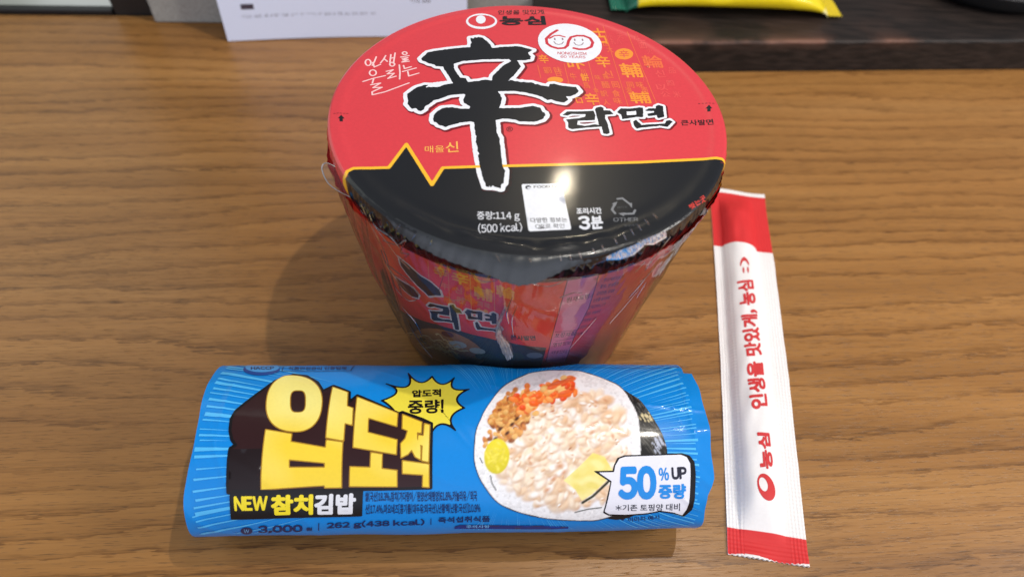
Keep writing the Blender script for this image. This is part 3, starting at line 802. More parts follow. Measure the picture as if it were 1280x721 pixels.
        f = grid_faces(nA, nR); wt = np.repeat(np.clip(np.minimum(np.arange(nA), nA - 1 - np.arange(nA)) / 26, 0, 1), nR)[:, None]; pt.add(V, f if flip else f[:, ::-1], BLACK * (1 - wt) + lin(44, 48, 52) * wt)
    pt.build('pull_tab', printed('grey_foil_tab', .3, .6, .3, .15, bumps=((160, .0008, .5, 2),)), o)
    return o

class Body(Surface):
    """truncated cone; u = arc at radius 60 from the front, v = height"""
    maxedge = 2.0; step = 2.0
    def xyz(s, u, v, off):
        r_ = R_BOT + (R_TOP - R_BOT) * v / BODY_H + off; a = -np.pi / 2 + np.asarray(u) / 60
        return np.stack([r_ * np.cos(a), r_ * np.sin(a), v + 0 * r_], -1)
    def uv(s, x, y):
        d = ray(x, y); k = (R_TOP - R_BOT) / BODY_H
        c = R_BOT + k * CAM[2]
        a_ = d[0] ** 2 + d[1] ** 2 - (k * d[2]) ** 2; b_ = 2 * (CAM[0] * d[0] + CAM[1] * d[1] - c * k * d[2]); c_ = CAM[0] ** 2 + CAM[1] ** 2 - c * c
        disc = max(0, b_ * b_ - 4 * a_ * c_); t = (-b_ - math.sqrt(disc)) / (2 * a_)
        p = CAM + t * d
        th = math.atan2(p[1], p[0]) + math.pi / 2
        if th > math.pi: th -= 2 * math.pi
        return (th * 60, p[2])

def body():
    pb = PB(); S = Body(pb)
    nA = 240; vs = np.linspace(0, BODY_H, 60)
    A = np.linspace(0, 2 * np.pi * 60, nA, endpoint=False)
    aa, vv = np.meshgrid(A, vs, indexing='ij')
    BR = lin(252, 62, 58)
    nz = vnoise(41)
    hot = np.clip(nz(aa * 1.0, vv * .6, 7) * 1.4, 0, 1)[..., None]
    cc = BR * (1 - hot * .55) + lin(255, 130, 60) * hot * .55
    pb.add(S.xyz(aa.ravel(), vv.ravel(), 0), grid_faces(nA, len(vs), True), cc.reshape(-1, 3))
    # base disc and rolled lip under the lid
    c = np.array([[R_BOT * math.cos(t), R_BOT * math.sin(t), 1.5] for t in np.linspace(0, 2 * np.pi, 96, endpoint=False)])
    pb.add(c, [list(range(96))[::-1]], lin(230, 226, 218))
    nl = 16; V = []
    for t in np.linspace(0, 2 * np.pi, 160, endpoint=False):
        for k in range(nl):
            b_ = 2 * math.pi * k / nl; r_ = 70.6 + 2.1 * math.cos(b_); V.append((r_ * math.cos(t), r_ * math.sin(t), 114.4 + 2.1 * math.sin(b_)))
    f = [[i * nl + k, ((i + 1) % 160) * nl + k, ((i + 1) % 160) * nl + (k + 1) % nl, i * nl + (k + 1) % nl] for i in range(160) for k in range(nl)]
    pb.add(V, f, lin(228, 226, 222))
    # dark foot band with the picture of the noodles
    band = [(497, 385), (512, 393), (546, 405), (573, 412.5), (607, 421.5), (640, 428.5), (683, 434)]
    bu = S.U(band)
    bu = [(-94.2, bu[0][1] + 1.0)] + bu
    S.poly([(u, v) for u, v in bu] + [(bu[-1][0] - 1.0, .3), (-94.2, .3)], lin(58, 46, 46), .08, px=False)
    def ell(cx, cy, rx, ry, a=0, n=28):
        return [(cx + rx * math.cos(t) * math.cos(a) - ry * math.sin(t) * math.sin(a), cy + rx * math.cos(t) * math.sin(a) + ry * math.sin(t) * math.cos(a)) for t in np.linspace(0, 2 * np.pi, n, endpoint=False)]
    S.poly(ell(560, 434, 48, 20, R(18)), lin(196, 128, 66), .12)
    r = random.Random(9)
    for k in range(64):
        t0 = r.uniform(0, 6.28); q = r.uniform(.2, .9)
        cx, cy = 548 + 36 * q * math.cos(t0), 430 + 13 * q * math.sin(t0) + 9 * q * math.cos(t0)
        w = r.uniform(8, 20); ph = r.uniform(0, 6)
        pts = [(cx + w * (s_ - .5) * 1.1, cy + w * .45 * (s_ - .5) + 2.2 * math.sin(s_ * 5 + ph)) for s_ in np.linspace(0, 1, 9)]
        S.line(pts, r.uniform(.5, .9), lin(*r.choice([(244, 204, 126), (220, 168, 90), (250, 220, 156), (190, 130, 66)])), .16 + .004 * k, step=.3)
    for cx, cy, rx, ry, a, col in ((573, 429.5, 11, 4, .2, (206, 204, 196)), (597, 437.5, 10, 3.6, .15, (196, 198, 186)), (640, 444, 16, 5, .1, (58, 66, 34)), (610, 446, 16, 4.5, .2, (66, 72, 40)), (560, 417, 8, 3, .3, (120, 40, 28)), (668, 443, 10, 3.5, 0, (120, 134, 150)), (530, 425, 6, 3, .6, (70, 88, 46))):
        S.poly(ell(cx, cy, rx, ry, a), lin(*col), .37)
    # pattern columns and characters
    go, g2 = lin(255, 186, 66), lin(250, 140, 90)
    for x0, x1, y0, y1 in ((535, 538, 326, 372), (559.5, 562.5, 316, 385), (586.5, 590, 322, 400), (617.5, 618.5, 340, 410)): S.line([(x0, y0), (x1, y1)], .35, g2, .06)
    def q4(cx, cy, w, h): return [(cx - w / 2, cy + h / 2 - w * .09), (cx + w / 2, cy + h / 2 + w * .16), (cx + w / 2, cy - h / 2 + w * .16), (cx - w / 2, cy - h / 2 - w * .09)]
    for t, x, y, w, h, c_ in (('辛', 551, 339, 17, 13, go), ('辛', 575.5, 347, 22, 15, go), ('輔', 604, 366, 24, 16, go), ('同 味', 605, 380, 16, 7, g2), ('輪', 632, 364, 24, 15, go), ('輔', 603, 391, 15, 12, go), ('牛', 556, 357, 9, 8, g2), ('신', 573, 362, 10, 8, g2), ('味', 577, 375, 12, 10, g2), ('신', 633, 380, 9, 8, g2), ('馬', 566, 378, 8, 8, g2), ('以', 596, 333, 10, 7, g2)):
        S.text(t, q4(x, y, w, h), c_, .08, .03)
    S.outline([ell(572.5, 324.5, 13, 9.5, .3)], 0, go, .06, step=.4); S.text('古', q4(572.5, 324, 17, 12), lin(178, 60, 30), .1, .02)
    S.poly(ell(602.5, 347.5, 10.5, 6.4, .2), go, .06); S.text('辛', q4(602, 347, 11, 7), BR, .1)
    S.line([(549, 369), (560, 371), (566, 375), (580, 374), (587, 376)], .5, lin(226, 150, 110), .1)
    # brush strokes of the big character and the name, wrapping round the side
    st1 = T(420, 270, 3.796, [(300, 196), (345, 232), (400, 282), (450, 312), (492, 350), (500, 376), (470, 374), (440, 378), (425, 362), (390, 332), (340, 275), (310, 235)])
    st2 = T(420, 270, 3.796, [(286, 290), (330, 318), (370, 340), (396, 372), (390, 388), (360, 380), (318, 345), (296, 318)])
    S.outline(st1, 1.0, WHITE, .12, step=.3); S.outline(st1, 0, BLACK, .16, step=.25, rough=.1)
    S.outline(st2, .7, WHITE, .12, step=.3); S.outline(st2, 0, lin(52, 30, 26), .16, step=.25)
    lame = [(105, 355), (150, 318), (415, 312), (432, 350), (428, 405), (258, 412), (250, 452), (330, 462), (430, 447), (470, 455), (430, 300), (440, 280), (490, 270), (515, 300), (580, 308), (615, 345), (530, 352), (560, 450), (578, 535), (550, 545), (515, 540), (495, 470), (340, 480), (200, 498), (165, 484), (160, 430), (140, 400), (270, 385), (330, 372), (336, 346), (200, 344), (150, 360)]
    mi = [[(650, 325), (690, 285), (780, 288), (875, 275), (910, 278), (912, 375), (850, 372), (770, 385), (705, 392), (690, 350)], [(745, 320), (840, 312), (845, 350), (750, 355)]]
    yeo = [(930, 305), (970, 285), (1040, 288), (1035, 265), (1065, 250), (1110, 262), (1122, 370), (1060, 385), (1045, 355), (960, 365), (950, 340), (1020, 328), (1020, 312), (950, 312)]
    nie = [(810, 415), (840, 400), (895, 452), (1130, 437), (1145, 410), (1180, 400), (1205, 420), (1155, 472), (1080, 460), (900, 480), (850, 490), (825, 465)]
    tl, tr, br, bl = map(np.array, ((534., 370.), (629., 393.), (626., 424.), (535., 404.)))
    def mapq(p):
        o = []
        for x, y in p:
            x = (x - 105) / 1100; y = (y - 250) / 295
            o.append(tuple(tl * (1 - x) * (1 - y) + tr * x * (1 - y) + br * x * y + bl * (1 - x) * y))
        return o
    words = [mapq(p) for p in [lame] + mi + [yeo, nie]]
    S.outline(words, .75, WHITE, .12, step=.3); S.outline(words, 0, BLACK, .16, step=.2, rough=.06)
    S.text('큰사발면', [(638.5, 424), (669.5, 424.8), (669, 419), (638, 418)], BLACK, .12, .03)
    # ingredients panel
    S.poly([(711, 344), (752, 328), (745, 356), (736, 384), (719, 417), (706, 452), (683, 452), (690, 420), (700, 384)], lin(240, 140, 190), .06)
    dk = lin(96, 20, 70)
    for p in ([(711, 344), (700, 384), (690, 420), (683, 450)], [(752, 328), (745, 356), (736, 384), (719, 417), (707, 450)], [(694, 414.5), (721, 412)], [(694.5, 426), (716, 422)]): S.line(p, .3, dk, .1)
    S.text('원재료명', [(707.5, 378), (736, 372.5), (737, 366.5), (708.5, 371.5)], dk, .1, .01)
    S.text('포장재질', [(693, 422), (718, 418.5), (720, 413.5), (694, 416)], dk, .1, .01)
    S.text('영양정보', [(691, 433), (713, 430), (714, 425.5), (692, 428)], dk, .1, .01)
    S.text('내용량 114 g', [(688, 443), (708, 441), (709.5, 436), (689, 438)], dk, .1, .0)
    for k in range(9):
        x0 = 754 - k * 4.6; y0 = 346 + k * 8.6
        S.text(['면(소맥분:호주산)', '팜유, 변성전분', '감자전분, 정제염', '스프류: 조미분말', '건표고버섯, 고춧', '설탕, 마늘분말', '간장분말, 생강', '후추분말, 효모', '향미증진제'][k], [(x0, y0 + 6), (x0 + 24 - k, y0 + 2 - k * .2), (x0 + 26 - k, y0 - 2.6), (x0 + 2, y0 + 1)], dk, .1, .0)
    return pb.build('bowl', M_body, cup)

# film
def film():
    pb = PB(); nA, nv = 400, 90
    n1, n2, n3 = vnoise(51), vnoise(52), vnoise(53)
    V = []
    for i in range(nA):
        a = 2 * math.pi * i / nA; d = (math.degrees(a) + 90 + 180) % 360 - 180     # degrees from the front, + right
        left = math.exp(-((d + 78) / 30) ** 2)
        for k in range(nv):
            w = k / (nv - 1); z = .6 + (110.4 - .6) * w
            r_ = (R_BOT + .9) + (74.3 - R_BOT - .9) * w ** 1.1
            rb = R_BOT + (R_TOP - R_BOT) * z / BODY_H
            arc = d * 1.05
            ridge = 1 - abs(float(n1(arc + z * .55, z * .28, 5.5)))
            cre = max(0, ridge - .55) * 1.6
            r_ += left * 3.2 * math.sin(math.pi * min(1, w * 1.05)) + cre * (.5 + 1.3 * left) * (0.35 + w) + .35 * float(n2(arc, z, 7)) * w
            r_ += .5 * float(n3(arc * 2.4, z * .4, 2.2)) * max(0, w - .75) * 3
            r_ = max(r_, rb + .65)
            V.append((r_ * math.cos(a), r_ * math.sin(a), z))
    pb.add(V, grid_faces(nA, nv, True), (1, 1, 1))
    # gathered seam on the front: a pinched, crumpled fin
    S = Body(pb); rr = random.Random(4)
    pts = [(634, 372), (629, 384), (624, 398), (625, 410), (632, 424), (638, 438)]
    wid = [3, 4.5, 5, 9, 12, 9]
    nS, nW = 40, 14; Vp = []
    for i in range(nS):
        t = i / (nS - 1) * (len(pts) - 1); j = min(int(t), len(pts) - 2); q = t - j
        x = pts[j][0] * (1 - q) + pts[j + 1][0] * q; y = pts[j][1] * (1 - q) + pts[j + 1][1] * q; w = wid[j] * (1 - q) + wid[j + 1] * q
        for k in range(nW):
            s_ = k / (nW - 1) * 2 - 1
            u, v = S.uv(x + s_ * w * .5 + .3 * math.sin(i * 1.3), y - s_ * w * .12)
            off = 1.7 + 1.5 * (1 - s_ * s_) + .8 * math.sin(k * 2.4 + i * .35) + rr.uniform(-.55, .55)
            Vp.append(S.xyz(np.array([u]), np.array([v]), off + .9)[0])
    pb.add(Vp, grid_faces(nS, nW), (1, 1, 1), 1)
    def smooth(p, n=8):
        p = np.array(p, float); o = []
        for i in range(len(p) - 1):
            p0, p1, p2, p3 = p[max(0, i - 1)], p[i], p[i + 1], p[min(len(p) - 1, i + 2)]
            for t in np.linspace(0, 1, n, endpoint=False):
                o.append(.5 * ((2 * p1) + (-p0 + p2) * t + (2 * p0 - 5 * p1 + 4 * p2 - p3) * t * t + (-p0 + 3 * p1 - 3 * p2 + p3) * t ** 3))
        o.append(p[-1]); return [tuple(q) for q in o]
    class FilmS(Body):
        def uv(s, x, y):
            d = ray(x, y); k = (73.6 - R_BOT - 2) / 111; c = R_BOT + 2 + k * CAM[2]
            a_ = d[0] ** 2 + d[1] ** 2 - (k * d[2]) ** 2; b_ = 2 * (CAM[0] * d[0] + CAM[1] * d[1] - c * k * d[2]); c_ = CAM[0] ** 2 + CAM[1] ** 2 - c * c
            t = (-b_ - math.sqrt(max(0, b_ * b_ - 4 * a_ * c_))) / (2 * a_); return CAM + t * d
    FS = FilmS(pb)
    def fold(px, w):  # whitish tubes that draw the highlights along folds of the film
        ps = [FS.uv(*q) for q in smooth(px, 5)]; n = len(ps); Vv = []
        for i, p_ in enumerate(ps):
            ww = w * (.25 + .75 * math.sin(math.pi * (i + .5) / n))
            for k in range(6):
                b_ = 2 * math.pi * k / 6; rad = np.array([p_[0], p_[1], 0]) / math.hypot(p_[0], p_[1]); tan = np.array([-rad[1], rad[0], 0])
                Vv.append(p_ + rad * math.cos(b_) * w * .8 + tan * math.sin(b_) * ww)
        pb.add(Vv, [[i * 6 + k, i * 6 + (k + 1) % 6, (i + 1) * 6 + (k + 1) % 6, (i + 1) * 6 + k] for i in range(n - 1) for k in range(6)], (1, 1, 1), 1)
    for px_, w in (([(452, 256), (462, 278), (474, 300), (483, 322), (490, 348), (500, 384)], .22), ([(478, 300), (496, 306), (507, 300), (501, 315), (511, 318), (498, 326)], .2),
                   ([(470, 285), (486, 306), (498, 322), (512, 336)], .16), ([(490, 345), (496, 362), (512, 376), (524, 370), (514, 358), (500, 346), (492, 344)], .17), ([(508, 392), (514, 410), (528, 432), (540, 446)], .16),
                   ([(462, 268), (470, 284), (488, 296), (500, 310)], .26), ([(476, 312), (484, 332), (497, 352), (503, 372)], .24), ([(484, 330), (499, 342), (516, 352)], .2), ([(503, 384), (520, 404), (530, 426)], .2), ([(590, 345), (606, 352), (622, 350)], .14), ([(656, 352), (684, 358), (704, 352)], .16), ([(646, 384), (640, 400), (642, 420)], .16), ([(838, 296), (822, 316), (806, 338)], .2), ([(826, 322), (812, 342), (800, 352)], .16), ([(806, 328), (794, 340)], .16), ([(816, 336), (800, 356), (786, 372)], .2), ([(798, 362), (780, 384), (762, 404)], .14), ([(780, 342), (766, 356)], .13), ([(808, 352), (796, 372)], .12), ([(640, 372), (634, 390), (636, 404)], .3), ([(560, 330), (552, 352), (548, 366)], .1), ([(700, 372), (716, 366), (728, 366)], .25), ([(745, 398), (726, 420), (712, 436)], .12)):
        fold(px_, w * 1.35)
    def glint_strip(pts, wid, seed, nS=70, nW=12):  # hazy film strip standing in for the pale reflection on the lid's crimped edge
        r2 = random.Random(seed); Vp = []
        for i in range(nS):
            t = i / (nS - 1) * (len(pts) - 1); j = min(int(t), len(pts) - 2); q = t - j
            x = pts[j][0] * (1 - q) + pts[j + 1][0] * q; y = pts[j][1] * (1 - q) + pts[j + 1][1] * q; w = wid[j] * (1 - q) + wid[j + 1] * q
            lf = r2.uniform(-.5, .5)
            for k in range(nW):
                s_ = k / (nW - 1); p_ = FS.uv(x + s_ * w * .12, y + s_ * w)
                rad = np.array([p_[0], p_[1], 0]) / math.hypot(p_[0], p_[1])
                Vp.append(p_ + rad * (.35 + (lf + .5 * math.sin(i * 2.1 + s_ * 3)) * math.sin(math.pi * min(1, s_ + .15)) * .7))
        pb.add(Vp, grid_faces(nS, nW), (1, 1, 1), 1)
    glint_strip([(757, 320), (772, 313), (790, 306), (803, 300)], [4, 11, 12, 7], 1); glint_strip([(800, 300), (815, 294), (831, 287)], [5, 11, 9], 2)
    for px_ in ([(816, 267), (822, 273)], [(806, 274), (812, 281)], [(797, 280), (802, 288)], [(788, 286), (793, 294)], [(779, 292), (783, 300)], [(768, 298), (772, 305)], [(700, 318), (702, 326)], [(712, 317), (714, 325)], [(724, 315), (727, 323)], [(741, 310), (744, 318)], [(752, 306), (756, 314)], [(661, 322), (665, 330)], [(620, 318), (628, 332)], [(520, 292), (514, 300)], [(500, 281), (494, 290)], [(540, 300), (536, 309)]):
        fold(px_, .13)  # short pale ticks drawing the glints on the puckers at the rim
    # loose ear of film at the left and a small flap at the right
    def ribbon(px, z0, z1, w0):
        n = len(px); Vv = []
        for i, (x, y) in enumerate(px):
            z = z0 + (z1 - z0) * i / (n - 1); c = onz(x, y, z)
            for k in range(8):
                b_ = 2 * math.pi * k / 8; Vv.append(c + np.array([math.cos(b_) * w0, 0, math.sin(b_) * w0]))
        f = [[i * 8 + k, i * 8 + (k + 1) % 8, (i + 1) * 8 + (k + 1) % 8, (i + 1) * 8 + k] for i in range(n - 1) for k in range(8)]
        pb.add(Vv, f, (1, 1, 1), 1)
    ear = smooth([(424, 212), (416, 207), (407, 204), (402.5, 209), (404, 217), (407, 224), (413, 232), (425, 240), (438, 247), (446, 255), (455, 268)])
    ribbon(ear, 113, 108, .28)
    sheet = []
    for i, (x, y) in enumerate(ear):
        q = i / (len(ear) - 1); xi, yi = 428 + 30 * q, 214 + 52 * q
        for k in range(5):
            w = k / 4; z = 113.5 - 5 * q - 1.2 * math.sin(w * 3.1)
            sheet.append(onz(x * (1 - w) + xi * w, y * (1 - w) + yi * w, z))
    pb.add(sheet, grid_faces(len(ear), 5), (1, 1, 1), 0)
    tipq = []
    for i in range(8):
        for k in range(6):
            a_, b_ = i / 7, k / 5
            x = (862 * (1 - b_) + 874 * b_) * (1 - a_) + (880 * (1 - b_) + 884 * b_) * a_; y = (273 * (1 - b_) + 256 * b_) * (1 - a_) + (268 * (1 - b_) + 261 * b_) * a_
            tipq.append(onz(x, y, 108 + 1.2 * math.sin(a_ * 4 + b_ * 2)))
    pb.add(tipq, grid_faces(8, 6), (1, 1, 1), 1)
    return pb.build('shrink_film', [M_film, M_crumple_glint], cup)

body(); lid(); film()

# ------------------------------------------------------------------ kimbap roll
roll = empty('kimbap_roll', 'rice roll in bright blue printed film lying before the noodle cup', 'rice roll')
A_R = R(5.0); _re = np.array([math.cos(A_R), math.sin(A_R), 0]); _rn = np.array([-math.sin(A_R), math.cos(A_R), 0])
RA, RB, RTC, RS0, RS1 = 33.4, 24.8, -89.6, -120.6, 66.6
_ph = np.linspace(-np.pi, 2 * np.pi, 3001)
_al = np.concatenate([[0], np.cumsum(np.hypot(np.diff(RA * np.cos(_ph)), np.diff(RB * np.sin(_ph))))])
_al0 = np.interp(np.pi / 2, _ph, _al); GIRTH = np.interp(1.5 * np.pi, _ph, _al) - np.interp(-.5 * np.pi, _ph, _al)
_w1, _w2, _w3 = vnoise(61), vnoise(62), vnoise(63)
CREASES = []
class Roll(Surface):
    maxedge = 1.6; step = 1.5
    def phi(s, v): return np.interp(_al0 - np.asarray(v, float), _al, _ph)
    def xyz(s, u, v, off):
        u = np.asarray(u, float); p = s.phi(v)
        ends = np.exp(-((u - RS1) / 9) ** 2) + .8 * np.exp(-((u - RS0) / 9) ** 2)
        creased = 0.0
        for (A, B_, amp, wd) in CREASES:
            d = B_ - A; L2 = d @ d; q = ((u - A[0]) * d[0] + (np.asarray(v) - A[1]) * d[1]) / L2; qc = np.clip(q, 0, 1)
            dist = np.hypot(u - A[0] - qc * d[0], np.asarray(v) - A[1] - qc * d[1]); side = (u - A[0]) * d[1] - (np.asarray(v) - A[1]) * d[0]
            ends_ = 0 * u + amp * .8 * np.exp(-(dist / (1.3 * wd)) ** 2) * np.where(side > 0, 1.0, .45) * np.sin(np.pi * np.clip(qc, .04, .96)) ** .5
            creased = creased + ends_
        crs = np.clip(.16 - np.abs(_w3(u * .8 + v * .45, v * .5 - u * .2, 13)), 0, 1) * 4.5      # sharp creases along the noise's zero lines
        w = .32 * _w1(u, v, 11) + ends * (.32 * _w2(u * .5, v * 1.0, 3.2)) + crs * (.16 + .34 * ends) + creased; off = off + .15 * (np.asarray(off) > 0)
        nt, nzv = np.cos(p) / RA, np.sin(p) / RB; k = np.hypot(nt, nzv)
        lift = np.where(np.sin(p) < -.86, 0, 1)
        t = RTC + RA * np.cos(p) + nt / k * (w * lift + off); z = RB + RB * np.sin(p) + nzv / k * (w * lift + off)
        z = np.maximum(z, .25)
        P = u[..., None] * _re + t[..., None] * _rn + z[..., None] * np.array([0, 0, 1.0])
        # the soft roll is pressed in a little where it leans on the cup
        rc = R_BOT + 2.2 + (73.2 - R_BOT) * P[..., 2] / 111
        return P - np.clip(rc - np.hypot(P[..., 0], P[..., 1]), 0, 8)[..., None] * _rn
    def uv(s, x, y):
        d = ray(x, y); ot, oz = CAM @ _rn - RTC, CAM[2] - RB; dt, dz = d @ _rn, d[2]
        a_ = (dt / RA) ** 2 + (dz / RB) ** 2; b_ = 2 * (ot * dt / RA ** 2 + oz * dz / RB ** 2); c_ = (ot / RA) ** 2 + (oz / RB) ** 2 - 1
        disc = max(0, b_ * b_ - 4 * a_ * c_); t = (-b_ - math.sqrt(disc)) / (2 * a_); p = CAM + t * d
        ph = math.atan2((p[2] - RB) / RB, (p @ _rn - RTC) / RA)
        if ph < -math.pi / 2: ph += 2 * math.pi
        return (float(p @ _re), float(_al0 - np.interp(ph, _ph, _al)))

def paint_food():
    """the printed picture of the cut roll, painted as many small soft dabs on a canvas in photo pixels x3"""
    X0, Y0, SC = 585.0, 455.0, 3.0; Wd, Hd = 255, 200
    W, H = int(Wd * SC), int(Hd * SC); cv = np.zeros((H, W, 3)); alpha = np.zeros((H, W))
    r = np.random.default_rng(11)
    def inside(poly):
        yy, xx = np.mgrid[0:H, 0:W]; P = np.stack([X0 + xx.ravel() / SC, Y0 + yy.ravel() / SC], 1)
        return sdf_poly(P, [np.array(poly)]).reshape(H, W)
    def dab(cx, cy, rx, ry, a, col, shade=.35, soft=.25, hi=.25):
        cx, cy, rx, ry = (cx - X0) * SC, (cy - Y0) * SC, rx * SC, ry * SC
        m = int(max(rx, ry) * 1.3) + 2; x0, x1, y0, y1 = max(0, int(cx) - m), min(W, int(cx) + m), max(0, int(cy) - m), min(H, int(cy) + m)
        if x0 >= x1 or y0 >= y1: return
        yy, xx = np.mgrid[y0:y1, x0:x1]; dx, dy = xx - cx, yy - cy
        u = (dx * math.cos(a) + dy * math.sin(a)) / rx; v = (-dx * math.sin(a) + dy * math.cos(a)) / ry
        rr = np.hypot(u, v); al = np.clip((1 - rr) / soft, 0, 1)[..., None]
        lig = 1 - shade * np.clip(dy / max(rx, ry), -1, 1) * .6 - shade * .5 * np.clip(rr - .5, 0, 1)
        c = np.clip(col * lig[..., None], 0, 1) + hi * .3 * np.clip(.45 - np.hypot(u + .25, v + .3), 0, 1)[..., None]
        cv[y0:y1, x0:x1] = cv[y0:y1, x0:x1] * (1 - al) + c * al
    rice = [(593, 572), (595, 540), (601, 524), (608.5, 509), (629, 483), (657, 468), (675, 464), (692, 462.5), (726, 464), (754, 473), (775, 483), (789, 502), (796, 516), (799, 530), (801, 565), (800, 600), (790, 630), (754, 648), (719.5, 650), (681, 647), (647, 639), (622, 627), (605, 606), (597, 590)]
    nori = [(758, 479), (775, 484.5), (790, 493), (803, 503), (823, 533), (832, 554), (834, 570), (832, 600), (800, 640), (754, 646), (700, 600), (720, 520)]
    def rnd(p, n=6):
        p = np.array(p, float); o = []; k = len(p)
        for i in range(k):
            p0, p1, p2, p3 = p[i - 1], p[i], p[(i + 1) % k], p[(i + 2) % k]
            for t in np.linspace(0, 1, n, endpoint=False): o.append(.5 * ((2 * p1) + (-p0 + p2) * t + (2 * p0 - 5 * p1 + 4 * p2 - p3) * t * t + (-p0 + 3 * p1 - 3 * p2 + p3) * t ** 3))
        return o
    dn, dr = inside(rnd(nori)), inside(rnd(rice))
    mk = dn < 0; cv[mk] = lin(28, 26, 28)
    for _ in range(420):
        t = r.uniform(0, 1); x, y = 778 + 58 * r.uniform(0, 1), 484 + 86 * t
        g = r.choice([20, 40, 70, 100]); dab(x, y, r.uniform(.5, 1.1), r.uniform(3, 9), R(r.normal(-32, 8)), lin(g, g - 2, g - 6), .1, .6, 0)
    for _ in range(60): dab(r.normal(815, 8), r.normal(521, 3), r.uniform(.6, 1.2), r.uniform(2, 5), R(-35), lin(222, 206, 160), .1, .7, 0)
    for _ in range(40): dab(r.normal(824, 5), r.normal(553, 6), r.uniform(.8, 1.6), r.uniform(2, 5), R(-30), lin(190, 196, 214), .1, .7, 0)
    keep = cv.copy()
    mr = dr < 0; cv[mr] = lin(246, 246, 248)
    ring = np.argwhere((dr < -.5) & (dr > -16))
    for i in r.choice(len(ring), 620): dab(X0 + ring[i][1] / SC, Y0 + ring[i][0] / SC, r.uniform(2.4, 4.2), r.uniform(1.4, 2.2), r.uniform(0, 3.1), lin(*(np.array([252, 251, 252]) - r.uniform(0, 22))), .22, .35, .5)
    # filling: flaked tuna in mayonnaise, broad soft lumps first, then flakes, then crumbs
    def ok_(x, y, lim):
        ix, iy = int((x - X0) * SC), int((y - Y0) * SC)
        return 0 <= ix < W and 0 <= iy < H and dr[iy, ix] < lim
    tuna = [(250, 230, 204), (254, 243, 228), (244, 214, 180), (255, 250, 242), (238, 198, 158), (222, 170, 128)]
    for n_, s0, s1, lim, pr, sh in ((420, 9, 15, -18, [.34, .30, .2, .06, .1, 0], .4), (230, 6, 11, -15.5, [.28, .34, .12, .22, .04, .0], .4), (60, 2.8, 5, -14, [.2, .3, .12, .32, .04, .02], .4)):
        for _ in range(n_):
            a, q = r.uniform(0, 6.28), math.sqrt(r.uniform(0, 1)); x, y = 705 + 84 * q * math.cos(a), 560 + 78 * q * math.sin(a)
            if ok_(x, y, lim): w_ = r.uniform(s0, s1); h_ = w_ * r.uniform(.42, .66); an = R(r.normal(-38, 40)); dab(x + .9, y + 1.7, w_ * .95, h_, an, lin(214, 162, 116), .2, .9, 0); dab(x, y, w_, h_, an, lin(*tuna[r.choice(6, p=np.array(pr) / sum(pr))]), sh, .7, .5)
    for _ in range(14):
        x, y = r.uniform(650, 790), r.uniform(490, 640)
        if ok_(x, y, -16): dab(x, y, r.uniform(1.6, 5), r.uniform(.8, 1.7), R(r.normal(-35, 35)), lin(*(np.array([176, 108, 74]) + r.uniform(-30, 34))), .3, .8, 0)
    for x, y, l, a in ((662, 572, 6, -60), (663, 578, 5, 50), (700, 582, 9, -10), (705, 590, 7, -40), (692, 598, 8, -55), (684, 612, 7, -30), (745, 502, 5, 40), (757, 500, 5, 30), (742, 530, 8, -25), (766, 545, 6, 70), (712, 532, 5, 20), (740, 540, 6, -40), (762, 528, 6, 60)): dab(x, y, l, l * .5, R(a), lin(214, 156, 118), .3, .9, 0)
    # fried tofu / meat crumbs upper left
    for _ in range(330):
        x, y = r.normal(632, 15), r.normal(521, 17)
        if dr[int(np.clip((y - Y0) * SC, 0, H - 1)), int(np.clip((x - X0) * SC, 0, W - 1))] > -10 or x + .75 * (y - 520) > 668: continue
        dab(x, y, r.uniform(3, 6), r.uniform(2.4, 4.2), r.uniform(0, 3.1), lin(*[(226, 160, 84), (206, 128, 62), (238, 186, 110), (150, 84, 42)][r.choice(4, p=[.40, .28, .28, .04])]), .4, .4, .4)
    for x, y in ((625, 536), (634, 541), (640, 530), (619, 548), (646, 523)): dab(x, y, 5, 2.6, R(-40), lin(84, 44, 26), .2, .6, 0)
    # carrots
    for _ in range(200):
        t = r.uniform(0, 1); x, y = 648 + 66 * t + r.normal(0, 6), 503 - 24 * t + r.normal(0, 9) + 6 * (1 - t)
        ix, iy = int((x - X0) * SC), int((y - Y0) * SC)
        if not (0 <= ix < W and 0 <= iy < H) or dr[iy, ix] > -9 or y > 520 - .35 * (x - 640): continue
        dab(x, y, r.uniform(4, 8), r.uniform(3, 5), R(r.normal(-20, 35)), lin(*[(252, 138, 62), (248, 110, 44), (254, 172, 92), (240, 88, 38), (255, 204, 126)][r.choice(5, p=[.3, .22, .22, .14, .12])]), .45, .28, .6)
    for x, y, l in ((700, 478, 16), (712, 474, 10), (690, 484, 8), (706, 490, 9)): dab(x, y, l, 3, R(-14), lin(240, 112, 56), .4, .35, .6)
    # pickled radish and egg
    for _ in range(60):
        x, y = r.normal(620, 8.5), r.normal(572, 11); dab(621, 570, 16.5, 23, R(6), lin(232, 216, 50), .2, .08, .2) if _ == 0 else (dab(x, y, r.uniform(2, 6), r.uniform(1.5, 3), r.uniform(0, 3), lin(*(np.array([238, 222, 80]) + r.uniform(-16, 16))), .15, .8, .2) if ((x - 621) / 15) ** 2 + ((y - 570) / 20) ** 2 < .8 else None)
    egg = [(704, 600), (722, 584), (741, 565), (756, 570), (768, 590), (757, 602), (740, 618), (727, 626), (719, 612)]
    de = inside(egg); me_ = np.clip(-de / .8, 0, 1)[..., None]
    yy, xx = np.mgrid[0:H, 0:W]; vn = vnoise(77)
    e_col = lin(238, 220, 118) + (lin(250, 236, 156) - lin(238, 220, 118)) * np.clip(.5 + .7 * vn(xx / SC, yy / SC, 3.0), 0, 1)[..., None]
